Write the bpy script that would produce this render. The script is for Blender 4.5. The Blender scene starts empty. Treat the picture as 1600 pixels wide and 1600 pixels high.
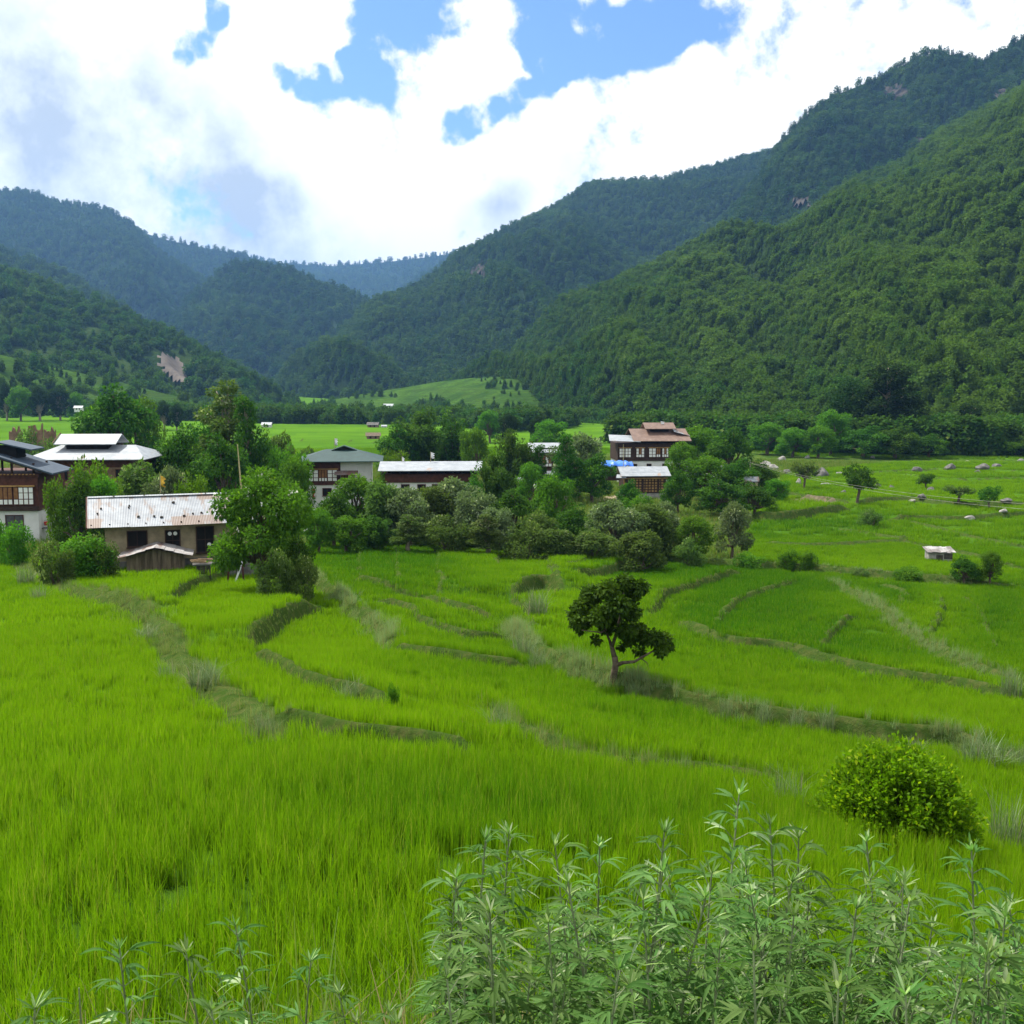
import bpy, math, random
import numpy as np
from mathutils import Vector, Matrix, Euler

# ---------------------------------------------------------------- scene, camera
SC = bpy.context.scene
COL = SC.collection
F = 1716.0                      # focal length in pixels of the 1600 px photograph
EYE = 20.0                      # eye height above the datum
PITCH = math.atan(200 / F)      # camera looks slightly down
CP, SP = math.cos(PITCH), math.sin(PITCH)

cam_d = bpy.data.cameras.new("camera")
cam_d.sensor_width = 36
cam_d.sensor_height = 36
cam_d.sensor_fit = 'HORIZONTAL'
cam_d.lens = F / 1600 * 36
cam_d.clip_start = 0.1
cam_d.clip_end = 30000
cam = bpy.data.objects.new("camera", cam_d)
cam.location = (0, 0, EYE)
cam.rotation_euler = (math.pi / 2 - PITCH, 0, 0)
COL.objects.link(cam)
SC.camera = cam

SUN_AZ, SUN_EL = math.radians(-48), math.radians(56)     # azimuth from +Y towards +X
SUN_DIR = Vector((math.sin(SUN_AZ) * math.cos(SUN_EL), math.cos(SUN_AZ) * math.cos(SUN_EL), math.sin(SUN_EL)))

def ray(px, py):
    a, b = (px - 800) / F, (800 - py) / F
    return np.array([a, CP + b * SP, -SP + b * CP])

def at(px, py, Y):
    d = ray(px, py)
    k = Y / d[1]
    return Vector((d[0] * k, Y, EYE + d[2] * k))

def project(X, Y, Z):
    z = Z - EYE
    dep = Y * CP - z * SP
    up = Y * SP + z * CP
    dep = np.where(dep < 0.05, 0.05, dep)
    return 800 + F * X / dep, 800 - F * up / dep

# ---------------------------------------------------------------- sky with clouds
world = bpy.data.worlds.new("World")
SC.world = world
world.use_nodes = True
WT = world.node_tree
WT.nodes.clear()
def wn(t, **kw):
    n = WT.nodes.new(t)
    for k, v in kw.items():
        setattr(n, k, v)
    return n
def wl(a, b):
    WT.links.new(a, b)
def wmath(op, a, b=None, clamp=False):
    n = wn('ShaderNodeMath', operation=op, use_clamp=clamp)
    for i, v in enumerate((a, b)):
        if v is None: continue
        if isinstance(v, (int, float)): n.inputs[i].default_value = v
        else: wl(v, n.inputs[i])
    return n.outputs[0]
wout = wn('ShaderNodeOutputWorld')
wbg = wn('ShaderNodeBackground')
wbg.inputs['Strength'].default_value = 0.10
wl(wbg.outputs[0], wout.inputs[0])
sky = wn('ShaderNodeTexSky', sky_type='NISHITA')
sky.sun_disc = False
sky.sun_elevation = SUN_EL
sky.sun_rotation = SUN_AZ
sky.air_density = 1.0
sky.dust_density = 0.6
sky.ozone_density = 2.0
tc = wn('ShaderNodeTexCoord')
DIRV = tc.outputs['Generated']
def wnoise(scale, detail, rough, vec=None, dist=0.0):
    n = wn('ShaderNodeTexNoise')
    n.inputs['Scale'].default_value = scale
    n.inputs['Detail'].default_value = detail
    n.inputs['Roughness'].default_value = rough
    n.inputs['Distortion'].default_value = dist
    wl(vec if vec is not None else DIRV, n.inputs['Vector'])
    return n
wrp = wnoise(5.0, 5, 0.6)
sub = wn('ShaderNodeVectorMath', operation='SUBTRACT'); wl(wrp.outputs['Color'], sub.inputs[0]); sub.inputs[1].default_value = (.5, .5, .5)
scl = wn('ShaderNodeVectorMath', operation='SCALE'); wl(sub.outputs[0], scl.inputs[0]); scl.inputs['Scale'].default_value = 0.085
add = wn('ShaderNodeVectorMath', operation='ADD'); wl(DIRV, add.inputs[0]); wl(scl.outputs[0], add.inputs[1])
nrm = wn('ShaderNodeVectorMath', operation='NORMALIZE'); wl(add.outputs[0], nrm.inputs[0])
WV = nrm.outputs[0]
def blobs(lst):
    """sum of soft round spots in directions of the sky: (px, py, radius px, weight)"""
    acc = None
    for px, py, r, w in lst:
        d = ray(px, py); d /= np.linalg.norm(d)
        dn = wn('ShaderNodeVectorMath', operation='DOT_PRODUCT')
        wl(WV, dn.inputs[0]); dn.inputs[1].default_value = tuple(d)
        mr = wn('ShaderNodeMapRange', interpolation_type='SMOOTHSTEP')
        mr.inputs['From Min'].default_value = math.cos(r * 1.25 / F)
        mr.inputs['From Max'].default_value = 1.0
        mr.inputs['To Min'].default_value = 0; mr.inputs['To Max'].default_value = w
        wl(dn.outputs['Value'], mr.inputs['Value'])
        acc = mr.outputs[0] if acc is None else wmath('ADD', acc, mr.outputs[0])
    return acc
holes = blobs([(610, 12, 60, .9), (680, 8, 60, .9), (750, 12, 60, .9), (830, 25, 62, .95), (900, 38, 62, .9), (960, 40, 52, .85), (1020, 26, 58, .85), (1070, 24, 40, .6),
               (570, 88, 28, .7), (535, 108, 36, .8), (480, 122, 36, .75), (440, 118, 28, .6), (585, 125, 34, .65), (505, 160, 34, .7), (385, 165, 26, .45),
               (300, 78, 30, .8), (325, 30, 26, .7), (340, 5, 30, .7), (290, 105, 20, .5), 
               (715, 188, 30, .85), (750, 178, 34, .8), (800, 158, 34, .75), (850, 128, 36, .8), (870, 95, 36, .8), (840, 60, 40, .7), (1130, 30, 30, .35), (1320, -150, 260, .5), (700, -220, 200, .5), (500, 40, 70, -.6), (420, 60, 60, -.4)])
# thin the cloud cover where the photograph shows blue
n1 = wnoise(8.0, 10, 0.6)
n2 = wnoise(26.0, 8, 0.6)
nn = wmath('ADD', wmath('MULTIPLY', wmath('SUBTRACT', n1.outputs['Fac'], .5), 3.6), wmath('MULTIPLY', wmath('SUBTRACT', n2.outputs['Fac'], .5), 1.9))
dens = wmath('SUBTRACT', wmath('ADD', nn, .72), wmath('MULTIPLY', wmath('MINIMUM', holes, 1.0), 1.0))
al = wn('ShaderNodeMapRange', interpolation_type='SMOOTHSTEP')
al.inputs['From Min'].default_value = -0.08; al.inputs['From Max'].default_value = 0.48
wl(dens, al.inputs['Value'])
grey = blobs([(60, 200, 170, .75), (20, 260, 120, .5), (200, 260, 170, .7), (300, 310, 140, .75), (150, 330, 150, .5), (250, 370, 130, .7), (370, 385, 100, .8), (450, 372, 70, .4),
              (800, 320, 45, .5), (775, 345, 50, .4), (930, 260, 60, .16), (1260, 160, 120, .14), (-100, 260, 200, .6), (560, 385, 60, .3)])
n3 = wnoise(14.0, 7, 0.6)
g1 = wmath('MULTIPLY', wmath('MULTIPLY', wmath('MINIMUM', grey, 1.0), .95), wmath('ADD', wmath('MULTIPLY', wmath('SUBTRACT', n3.outputs['Fac'], .5), 3.2), 0.60, True))
n4 = wnoise(7.0, 8, 0.65)
soft = wmath('MULTIPLY', wmath('SUBTRACT', n4.outputs['Fac'], 0.50, True), 0.45)
g2 = wmath('ADD', g1, soft, True)
cc = wn('ShaderNodeValToRGB')
cc.color_ramp.elements[0].position = 0.0; cc.color_ramp.elements[0].color = (1.0, 1.0, 1.0, 1)
cc.color_ramp.elements[1].position = 1.0; cc.color_ramp.elements[1].color = (0.44, 0.505, 0.59, 1)
e = cc.color_ramp.elements.new(0.35); e.color = (0.76, 0.81, 0.87, 1)
wl(g2, cc.inputs['Fac'])
cm = wn('ShaderNodeVectorMath', operation='SCALE'); wl(cc.outputs['Color'], cm.inputs[0]); cm.inputs['Scale'].default_value = 9.4
sky2 = wn('ShaderNodeVectorMath', operation='MULTIPLY'); wl(sky.outputs[0], sky2.inputs[0]); sky2.inputs[1].default_value = (0.72, 0.92, 1.32)
mx = wn('ShaderNodeMix', data_type='RGBA')
wl(al.outputs[0], mx.inputs[0]); wl(sky2.outputs[0], mx.inputs[6]); wl(cm.outputs[0], mx.inputs[7])
wl(mx.outputs[2], wbg.inputs['Color'])

sun_d = bpy.data.lights.new("sun", 'SUN')
sun_d.energy = 5.0
sun_d.angle = math.radians(0.53)
sun_d.color = (1.0, 0.95, 0.86)
sun = bpy.data.objects.new("sun", sun_d)
sun.rotation_euler = (-SUN_DIR).to_track_quat('-Z', 'Y').to_euler()
sun.location = (0, 0, 60)
COL.objects.link(sun)

vs = SC.view_settings
vs.view_transform = 'Standard'; vs.look = 'None'; vs.exposure = 0.55; vs.gamma = 1.0; vs.use_curve_mapping = False
SC.render.engine = 'CYCLES'
cy = SC.cycles
cy.use_denoising = True
cy.max_bounces = 6; cy.diffuse_bounces = 3; cy.glossy_bounces = 2; cy.transmission_bounces = 4
cy.volume_bounces = 0; cy.transparent_max_bounces = 8
cy.sample_clamp_indirect = 6
cy.use_adaptive_sampling = True

rng = np.random.default_rng(7)
random.seed(7)

# ---------------------------------------------------------------- tagging, meshes
def tag(o, label=None, cat=None, group=None, kind=None):
    if label: o['label'] = label
    if cat: o['category'] = cat
    if group: o['group'] = group
    if kind: o['kind'] = kind
    return o

def empty(name, loc, rz=0.0, label=None, cat=None, group=None):
    o = bpy.data.objects.new(name, None)
    o.empty_display_size = 0.3
    COL.objects.link(o)
    o.location = loc
    o.rotation_euler = (0, 0, rz)
    return tag(o, label, cat, group)

def mesh_np(name, verts, quads, mat, smooth=False, attrs=None, tris=None):
    """mesh from numpy arrays"""
    me = bpy.data.meshes.new(name)
    verts = np.asarray(verts, np.float32)
    faces = []
    nq = 0 if quads is None else len(quads)
    nt = 0 if tris is None else len(tris)
    me.vertices.add(len(verts)); me.vertices.foreach_set('co', verts.ravel())
    loops = np.concatenate([np.asarray(quads, np.int32).ravel() if nq else np.zeros(0, np.int32),
                            np.asarray(tris, np.int32).ravel() if nt else np.zeros(0, np.int32)])
    me.loops.add(len(loops)); me.loops.foreach_set('vertex_index', loops)
    me.polygons.add(nq + nt)
    st = np.concatenate([np.arange(nq) * 4, nq * 4 + np.arange(nt) * 3]).astype(np.int32)
    me.polygons.foreach_set('loop_start', st)
    me.update(calc_edges=True)
    if smooth:
        me.polygons.foreach_set('use_smooth', np.ones(nq + nt, bool))
    for k, v in (attrs or {}).items():
        v = np.asarray(v, np.float32)
        dom = 'POINT' if len(v) == len(verts) else 'FACE'
        a = me.attributes.new(k, 'FLOAT', dom)
        a.data.foreach_set('value', v)
    if mat: me.materials.append(mat)
    me.validate(clean_customdata=False)
    return me

def link(name, me, parent=None, loc=None):
    o = bpy.data.objects.new(name, me)
    COL.objects.link(o)
    if parent is not None: o.parent = parent
    if loc is not None: o.location = loc
    return o

class MB:
    """collects shapes for ONE mesh"""
    def __init__(s): s.v = []; s.f = []
    def add(s, vs, fs):
        n = len(s.v); s.v += [tuple(v) for v in vs]; s.f += [tuple(i + n for i in f) for f in fs]; return s
    def box(s, x0, x1, y0, y1, z0, z1):
        return s.add([(x0, y0, z0), (x1, y0, z0), (x1, y1, z0), (x0, y1, z0), (x0, y0, z1), (x1, y0, z1), (x1, y1, z1), (x0, y1, z1)],
                     [(0, 3, 2, 1), (4, 5, 6, 7), (0, 1, 5, 4), (1, 2, 6, 5), (2, 3, 7, 6), (3, 0, 4, 7)])
    def slab(s, p, t):
        """four corner points (top surface) with thickness t below"""
        q = [(a[0], a[1], a[2] - t) for a in p]
        return s.add(list(p) + q, [(0, 1, 2, 3), (7, 6, 5, 4), (0, 4, 5, 1), (1, 5, 6, 2), (2, 6, 7, 3), (3, 7, 4, 0)])
    def prism(s, pts, y0, y1):
        """outline in x,z extruded along y"""
        n = len(pts)
        v = [(a, y0, b) for a, b in pts] + [(a, y1, b) for a, b in pts]
        f = [tuple(range(n)), tuple(range(2 * n - 1, n - 1, -1))] + [(i, i + n, (i + 1) % n + n, (i + 1) % n) for i in range(n)]
        return s.add(v, f)
    def prism_x(s, pts, x0, x1):
        n = len(pts)
        v = [(x0, a, b) for a, b in pts] + [(x1, a, b) for a, b in pts]
        f = [tuple(range(n - 1, -1, -1)), tuple(range(n, 2 * n))] + [(i, (i + 1) % n, (i + 1) % n + n, i + n) for i in range(n)]
        return s.add(v, f)
    def tube(s, pts, rad, k=6):
        n0 = len(s.v); P = [Vector(p) for p in pts]
        for i, p in enumerate(P):
            d = (P[min(i + 1, len(P) - 1)] - P[max(i - 1, 0)]).normalized()
            a = d.orthogonal().normalized() if abs(d.z) < .9 else Vector((1, 0, 0)).cross(d).normalized()
            if abs(d.z) < .9: a = d.cross(Vector((0, 0, 1))).normalized()
            b = d.cross(a)
            for j in range(k):
                t = 2 * math.pi * j / k
                s.v.append(tuple(p + (a * math.cos(t) + b * math.sin(t)) * rad[i]))
        for i in range(len(P) - 1):
            for j in range(k):
                s.f.append((n0 + i * k + j, n0 + i * k + (j + 1) % k, n0 + (i + 1) * k + (j + 1) % k, n0 + (i + 1) * k + j))
        s.f.append(tuple(n0 + j for j in range(k))[::-1]); s.f.append(tuple(n0 + (len(P) - 1) * k + j for j in range(k)))
        return s
    def build(s, name, mat, parent=None, smooth=False):
        me = bpy.data.meshes.new(name)
        me.from_pydata(s.v, [], s.f)
        if mat: me.materials.append(mat)
        if smooth: me.polygons.foreach_set('use_smooth', [True] * len(me.polygons))
        me.update()
        return link(name, me, parent)

def copy_tree(o, parent=None):
    c = o.copy(); COL.objects.link(c); c.parent = parent
    for ch in list(o.children): copy_tree(ch, c)
    return c

# ---------------------------------------------------------------- value noise
class VN:
    def __init__(s, seed): s.t = np.random.default_rng(seed).random((256, 256)).astype(np.float32)
    def n(s, x, y):
        xi, yi = np.floor(x).astype(int), np.floor(y).astype(int)
        fx, fy = x - xi, y - yi
        fx = fx * fx * (3 - 2 * fx); fy = fy * fy * (3 - 2 * fy)
        g = lambda i, j: s.t[i & 255, j & 255]
        return (g(xi, yi) * (1 - fx) + g(xi + 1, yi) * fx) * (1 - fy) + (g(xi, yi + 1) * (1 - fx) + g(xi + 1, yi + 1) * fx) * fy
    def fbm(s, x, y, oct=4, gain=.5):
        a, o, tot = 1.0, 0, 0
        for k in range(oct):
            o = o + a * s.n(x * 2 ** k + 17.3 * k, y * 2 ** k + 9.1 * k); tot += a; a *= gain
        return o / tot
    def ridged(s, x, y, oct=4, gain=.5):
        a, o, tot = 1.0, 0, 0
        for k in range(oct):
            o = o + a * (1 - abs(2 * s.n(x * 2 ** k + 31.3 * k, y * 2 ** k + 5.7 * k) - 1)); tot += a; a *= gain
        return o / tot
N1, N2, N3 = VN(1), VN(2), VN(3)

# ---------------------------------------------------------------- materials
def new_mat(name):
    m = bpy.data.materials.new(name); m.use_nodes = True
    nt = m.node_tree; nt.nodes.clear()
    out = nt.nodes.new('ShaderNodeOutputMaterial')
    return m, nt, out
class NT:
    def __init__(s, name):
        s.m, s.t, s.out = new_mat(name)
    def n(s, ty, ins=None, **kw):
        n = s.t.nodes.new(ty)
        for k, v in kw.items(): setattr(n, k, v)
        for k, v in (ins or {}).items():
            i = n.inputs[k]
            if hasattr(v, 'is_output'): s.t.links.new(v, i)
            else: i.default_value = v
        return n
    def math(s, op, a, b=0.0, clamp=False):
        return s.n('ShaderNodeMath', {0: a, 1: b}, operation=op, use_clamp=clamp).outputs[0]
    def mix(s, f, a, b, blend='MIX'):
        return s.n('ShaderNodeMix', {0: f, 6: a if hasattr(a, 'is_output') else (*a, 1), 7: b if hasattr(b, 'is_output') else (*b, 1)}, data_type='RGBA', blend_type=blend).outputs[2]
    def attr(s, name, kind='GEOMETRY'):
        return s.n('ShaderNodeAttribute', attribute_type=kind, attribute_name=name).outputs['Fac']
    def noise(s, scale, detail=4, rough=.55, co='Object', stretch=None):
        v = s.n('ShaderNodeTexCoord').outputs[co]
        if stretch: v = s.n('ShaderNodeMapping', {'Vector': v, 'Scale': stretch}).outputs[0]
        return s.n('ShaderNodeTexNoise', {'Vector': v, 'Scale': scale, 'Detail': detail, 'Roughness': rough}).outputs['Fac']
    def ramp(s, f, lo, hi):
        return s.n('ShaderNodeMapRange', {'Value': f, 'From Min': lo, 'From Max': hi}, interpolation_type='SMOOTHSTEP').outputs[0]
    def bump(s, h, strength=.5, dist=.05):
        return s.n('ShaderNodeBump', {'Height': h, 'Strength': strength, 'Distance': dist}).outputs[0]
    def bsdf(s, col, rough=.7, spec=.3, metal=0.0, normal=None, **kw):
        b = s.n('ShaderNodeBsdfPrincipled', {'Base Color': col if hasattr(col, 'is_output') else (*col, 1), 'Roughness': rough, 'Metallic': metal, 'Specular IOR Level': spec, **kw})
        if normal is not None: s.t.links.new(normal, b.inputs['Normal'])
        return b.outputs[0]
    def end(s, sh):
        s.t.links.new(sh, s.out.inputs['Surface']); return s.m

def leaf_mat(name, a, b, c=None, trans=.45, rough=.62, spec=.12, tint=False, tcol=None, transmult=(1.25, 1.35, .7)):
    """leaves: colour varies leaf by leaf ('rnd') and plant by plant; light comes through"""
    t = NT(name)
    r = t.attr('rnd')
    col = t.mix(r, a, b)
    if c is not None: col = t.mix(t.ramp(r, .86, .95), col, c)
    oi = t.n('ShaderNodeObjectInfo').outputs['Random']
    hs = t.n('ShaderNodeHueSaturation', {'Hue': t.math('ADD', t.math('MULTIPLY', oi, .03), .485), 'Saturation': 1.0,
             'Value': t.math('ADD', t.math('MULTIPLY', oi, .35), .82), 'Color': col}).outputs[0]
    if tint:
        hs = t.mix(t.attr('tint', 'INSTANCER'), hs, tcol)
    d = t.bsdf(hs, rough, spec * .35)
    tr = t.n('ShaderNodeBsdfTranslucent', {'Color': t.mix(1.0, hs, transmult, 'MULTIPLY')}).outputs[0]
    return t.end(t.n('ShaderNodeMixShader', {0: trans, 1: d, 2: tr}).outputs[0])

def plain(name, col, rough=.8, spec=.25, metal=0, var=.25, scale=3.0, bump=0.0, bscale=20, dirt=None, stretch=None):
    t = NT(name)
    n = t.noise(scale, 5, .6, stretch=stretch)
    dark = tuple(c * (1 - var) for c in col); lite = tuple(min(1, c * (1 + var)) for c in col)
    c = t.mix(t.ramp(n, .3, .7), dark, lite)
    if dirt:
        n2 = t.noise(scale * 2.3, 6, .7, stretch=dirt[3] if len(dirt) > 3 else None)
        c = t.mix(t.math('MULTIPLY', t.ramp(n2, dirt[1], dirt[2]), .85), c, dirt[0])
    nm = t.bump(t.noise(bscale, 4, .6), bump, .03) if bump else None
    return t.end(t.bsdf(c, rough, spec, metal, nm))
# ================================================================ THE GROUND
TH = np.radians([-180, -110, -60, -26, -13, 0, 13, 26, 60, 110, 180])
RK = np.array([.5, 1.2, 2.2, 4, 7, 11, 16, 25, 40, 60, 80, 100, 140, 200, 300, 450, 650, 1000, 1600, 12000])
LR = np.log(RK)
rear = [1.6, 1.5, 1.4, 1.2, .8, .2, -1, -2, -4, -6, -8, -10, -14, -20, -25, -30, -30, -30, -30, -30]
side = [1.65, 1.75, 2.0, 2.6, 3.3, 4, 5, 6, 8, 9, 10, 11, 12, 13, 14, 14, 12, 8, 0, 0]
HK = np.array([
    rear, side,
    [1.66, 1.85, 2.3, 3.1, 4.0, 4.9, 6.0, 7.4, 9.0, 10.8, 12, 13.3, 15, 16.6, 17.3, 17.3, 16, 12, 5, 0],
    [1.66, 1.85, 2.3, 3.2, 4.35, 5.15, 6.1, 7.55, 9.3, 10.9, 12.3, 13.8, 15.4, 16.9, 17.5, 17.6, 17, 13, 5, 0],
    [1.66, 1.85, 2.3, 3.2, 4.35, 5.2, 6.15, 7.8, 10.0, 11.9, 13.3, 14.6, 15.8, 17.0, 17.5, 17.6, 17.2, 16, 10, 0],
    [1.66, 1.85, 2.3, 3.2, 4.35, 5.25, 6.3, 8.2, 10.8, 12.9, 14.3, 15.3, 16.0, 16.9, 17.5, 17.6, 17.2, 16, 10, 0],
    [1.66, 1.85, 2.3, 3.2, 4.4, 5.4, 6.6, 8.9, 11.7, 13.9, 15.4, 16.3, 16.9, 17.3, 17.6, 17.6, 17, 14, 8, 0],
    [1.66, 1.85, 2.3, 3.3, 4.5, 5.6, 7.0, 9.4, 12.1, 14.3, 16.0, 16.9, 17.4, 17.6, 17.6, 17.4, 16, 12, 5, 0],
    [1.66, 1.85, 2.3, 3.3, 4.6, 5.9, 7.5, 10, 12.6, 14.8, 16.3, 17, 17.4, 17.5, 17.2, 16, 14, 8, 0, 0],
    side, rear])
_lr = np.linspace(LR[0], LR[-1], 400)
_th = np.linspace(-math.pi, math.pi, 361)
_T1 = np.array([np.interp(_lr, LR, row) for row in HK])
_T2 = np.array([np.interp(_th, TH, _T1[:, j]) for j in range(len(_lr))]).T
def _smooth(a, k, axis):
    w = np.hanning(k + 2)[1:-1]; w /= w.sum()
    p = [(0, 0), (0, 0)]; p[axis] = (k // 2, k // 2)
    ap = np.pad(a, p, mode='edge')
    return np.apply_along_axis(lambda r: np.convolve(r, w, 'valid'), axis, ap)
_T2 = _smooth(_smooth(_T2, 21, 1), 15, 0)

def base_drop(X, Y):
    r = np.hypot(X, Y); th = np.arctan2(X, Y)
    a = (np.log(np.clip(r, RK[0], RK[-1])) - _lr[0]) / (_lr[1] - _lr[0]); b = (th + math.pi) / (_th[1] - _th[0])
    i = np.clip(np.floor(a).astype(int), 0, 398); j = np.clip(np.floor(b).astype(int), 0, 359)
    fa = np.clip(a - i, 0, 1); fb = np.clip(b - j, 0, 1)
    return (_T2[j, i] * (1 - fb) + _T2[j + 1, i] * fb) * (1 - fa) + (_T2[j, i + 1] * (1 - fb) + _T2[j + 1, i + 1] * fb) * fa
def base_z(X, Y):
    X = np.asarray(X, float); Y = np.asarray(Y, float)
    return EYE - base_drop(X, Y)

_rs = np.exp(np.linspace(math.log(1.5), math.log(3000), 4000))
def ground_hit(px, py, zf=base_z):
    d = ray(px, py); h = math.hypot(d[0], d[1])
    X, Y = d[0] / h * _rs, d[1] / h * _rs
    zr = EYE + d[2] / h * _rs
    g = zf(X, Y)
    k = np.nonzero(zr < g)[0]
    k = k[0] if len(k) else len(_rs) - 1
    return X[k], Y[k]

# bunds: (px polyline, width m, ridge height, step up (+ left of travel, - right), grass kind)
BUNDS = [
    ([(270, 978), (271, 947), (297, 925), (328, 907), (361, 896), (400, 893)], .35, .12, .45, 'g'),
    ([(400, 1024), (412, 1000), (437, 972), (462, 958), (490, 948), (518, 952)], .45, .15, .62, 'd'),
    ([(20, 880), (66, 907), (114, 938), (219, 973), (262, 1012), (306, 1065), (372, 1100), (415, 1135), (437, 1174)], 1.1, .18, .5, 'w'),
    ([(440, 893), (481, 903), (525, 934), (560, 956), (590, 977), (612, 1017)], .9, .25, .5, 's'),
    ([(400, 1024), (437, 1043), (481, 1078), (547, 1091), (586, 1104), (612, 1117)], .35, .12, .3, 'g'),
    ([(424, 1130), (481, 1137), (525, 1157), (590, 1161), (674, 1170), (745, 1188)], .3, .12, .25, 'g'),
    ([(612, 1017), (656, 1026), (700, 1034), (760, 1045), (830, 1050)], .35, .1, .3, 'g'),
    ([(586, 947), (634, 960), (656, 977), (700, 999), (760, 1010), (810, 1003)], .35, .1, .3, 'g'),
    ([(556, 846), (562, 881), (564, 921)], .3, .14, .0, 'g'),
    ([(617, 859), (623, 886), (623, 925)], .3, .14, .0, 'g'),
    ([(687, 868), (685, 907), (687, 947)], .3, .14, .0, 'g'),
    ([(545, 915), (600, 925), (660, 945), (720, 965), (785, 978)], .35, .1, .3, 'g'),
    ([(776, 905), (773, 885), (790, 876), (812, 868), (841, 872), (857, 896), (869, 924), (874, 938)], .4, .15, .25, 'g'),
    ([(801, 950), (812, 935), (835, 922), (862, 922), (878, 938)], .7, .2, .6, 'd'),
    ([(801, 947), (818, 962), (832, 980), (837, 1003)], .4, .15, .4, 'g'),
    ([(790, 985), (841, 1037), (925, 1065), (992, 1087), (1065, 1104), (1150, 1125), (1234, 1136), (1319, 1150), (1403, 1162), (1480, 1165), (1620, 1205)], .7, .2, .55, 's'),
    ([(885, 912), (900, 903), (914, 888)], .3, .12, .2, 'g'),
    ([(905, 925), (919, 914), (947, 902), (981, 890)], .35, .12, .55, 'd'),
    ([(1018, 975), (1025, 950), (1045, 938), (1075, 925), (1112, 913), (1157, 896)], .35, .15, .4, 'd'),
    ([(1115, 995), (1127, 964), (1161, 936), (1206, 921), (1251, 907)], .35, .12, .25, 'g'),
    ([(1282, 1025), (1296, 997), (1319, 975), (1341, 966)], .3, .12, .25, 'g'),
    ([(1054, 980), (1105, 1003), (1150, 1017), (1206, 1016), (1262, 1030), (1347, 1051), (1425, 1065), (1490, 1075), (1620, 1105)], .45, .12, .3, 'g'),
    ([(1300, 908), (1347, 936), (1386, 969), (1431, 1003), (1465, 1025), (1515, 1053), (1620, 1086)], .8, .2, .35, 's'),
    ([(1370, 915), (1400, 925), (1414, 941), (1403, 960)], .3, .12, .2, 'g'),
    ([(1448, 1003), (1470, 975), (1476, 947), (1448, 930)], .3, .12, .2, 'g'),
    ([(1560, 1037), (1543, 992), (1527, 958), (1498, 932)], .3, .12, .2, 'g'),
    ([(756, 1116), (801, 1144), (835, 1172), (874, 1189), (959, 1203), (1037, 1206), (1122, 1212), (1189, 1222), (1260, 1228)], .5, .15, .35, 'w'),
    ([(480, 845), (560, 846), (650, 852), (740, 858), (860, 868), (1000, 878), (1150, 885), (1290, 893), (1400, 905), (1500, 912), (1620, 920)], 1.1, .3, .5, 's'),
    ([(1167, 807), (1206, 813), (1245, 808), (1285, 803), (1332, 800)], .7, .2, .7, 'd'),
    ([(1381, 816), (1417, 813), (1448, 812), (1492, 814), (1560, 808), (1620, 803)], .5, .2, .4, 'd'),
    ([(1340, 790), (1420, 780), (1500, 795), (1620, 790)], .6, .2, .5, 'g'),
    ([(1400, 742), (1468, 752), (1583, 750), (1640, 748)], .5, .2, .35, 'd'),
    ([(1320, 742), (1420, 738), (1500, 733), (1640, 742)], .5, .2, .35, 'd'),
    ([(1190, 770), (1260, 778), (1330, 790)], .6, .2, .4, 'g'),
    ([(1180, 850), (1260, 858), (1350, 850), (1440, 846)], .5, .1, .2, 'g'),
    ([(1400, 812), (1500, 838), (1620, 862)], .4, .1, .2, 'g'),
    ([(1300, 825), (1450, 855), (1620, 895)], .4, .1, .2, 'g'),
    ([(10, 1225), (130, 1290), (190, 1325), (250, 1355), (350, 1412), (420, 1465)], .45, .06, .15, 'l'),
    ([(150, 935), (190, 960), (230, 985)], .6, .15, .2, 'w'),
    ([(1000, 790), (1100, 798), (1160, 800)], .6, .15, .3, 'g'),
    ([(440, 687), (560, 692), (640, 694)], .8, .2, .5, 'g'),
]
BW = []
for pl, w, rh, st, kd in BUNDS:
    w = w * (.68 if kd in 'gd' else .6)
    rh = {'g': .30, 'd': .25, 'w': .12, 's': .22, 'l': .03}[kd]; st = {'g': max(st * 1.25, .2), 'd': st * 1.35, 'w': .22, 's': st, 'l': .05}[kd] if st >= 0 else st
    P = []
    for (a, b), (c, d) in zip(pl[:-1], pl[1:]):
        for k in range(4):
            P.append((a + (c - a) * k / 4, b + (d - b) * k / 4))
    P.append(pl[-1])
    P = np.array(P)
    for _ in range(4):
        Q = P.copy(); Q[1:-1] = (P[:-2] + 2 * P[1:-1] + P[2:]) / 4; P = Q
    W = np.array([ground_hit(x, y) for x, y in P])
    jit = np.stack([N1.fbm(W[:, 0] * .35, W[:, 1] * .35, 2), N2.fbm(W[:, 0] * .35, W[:, 1] * .35, 2)], 1) - .5
    W = W + jit * np.minimum(.7, .012 * np.hypot(W[:, 0], W[:, 1]))[:, None]
    BW.append((W, w, rh, st, kd))

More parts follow.
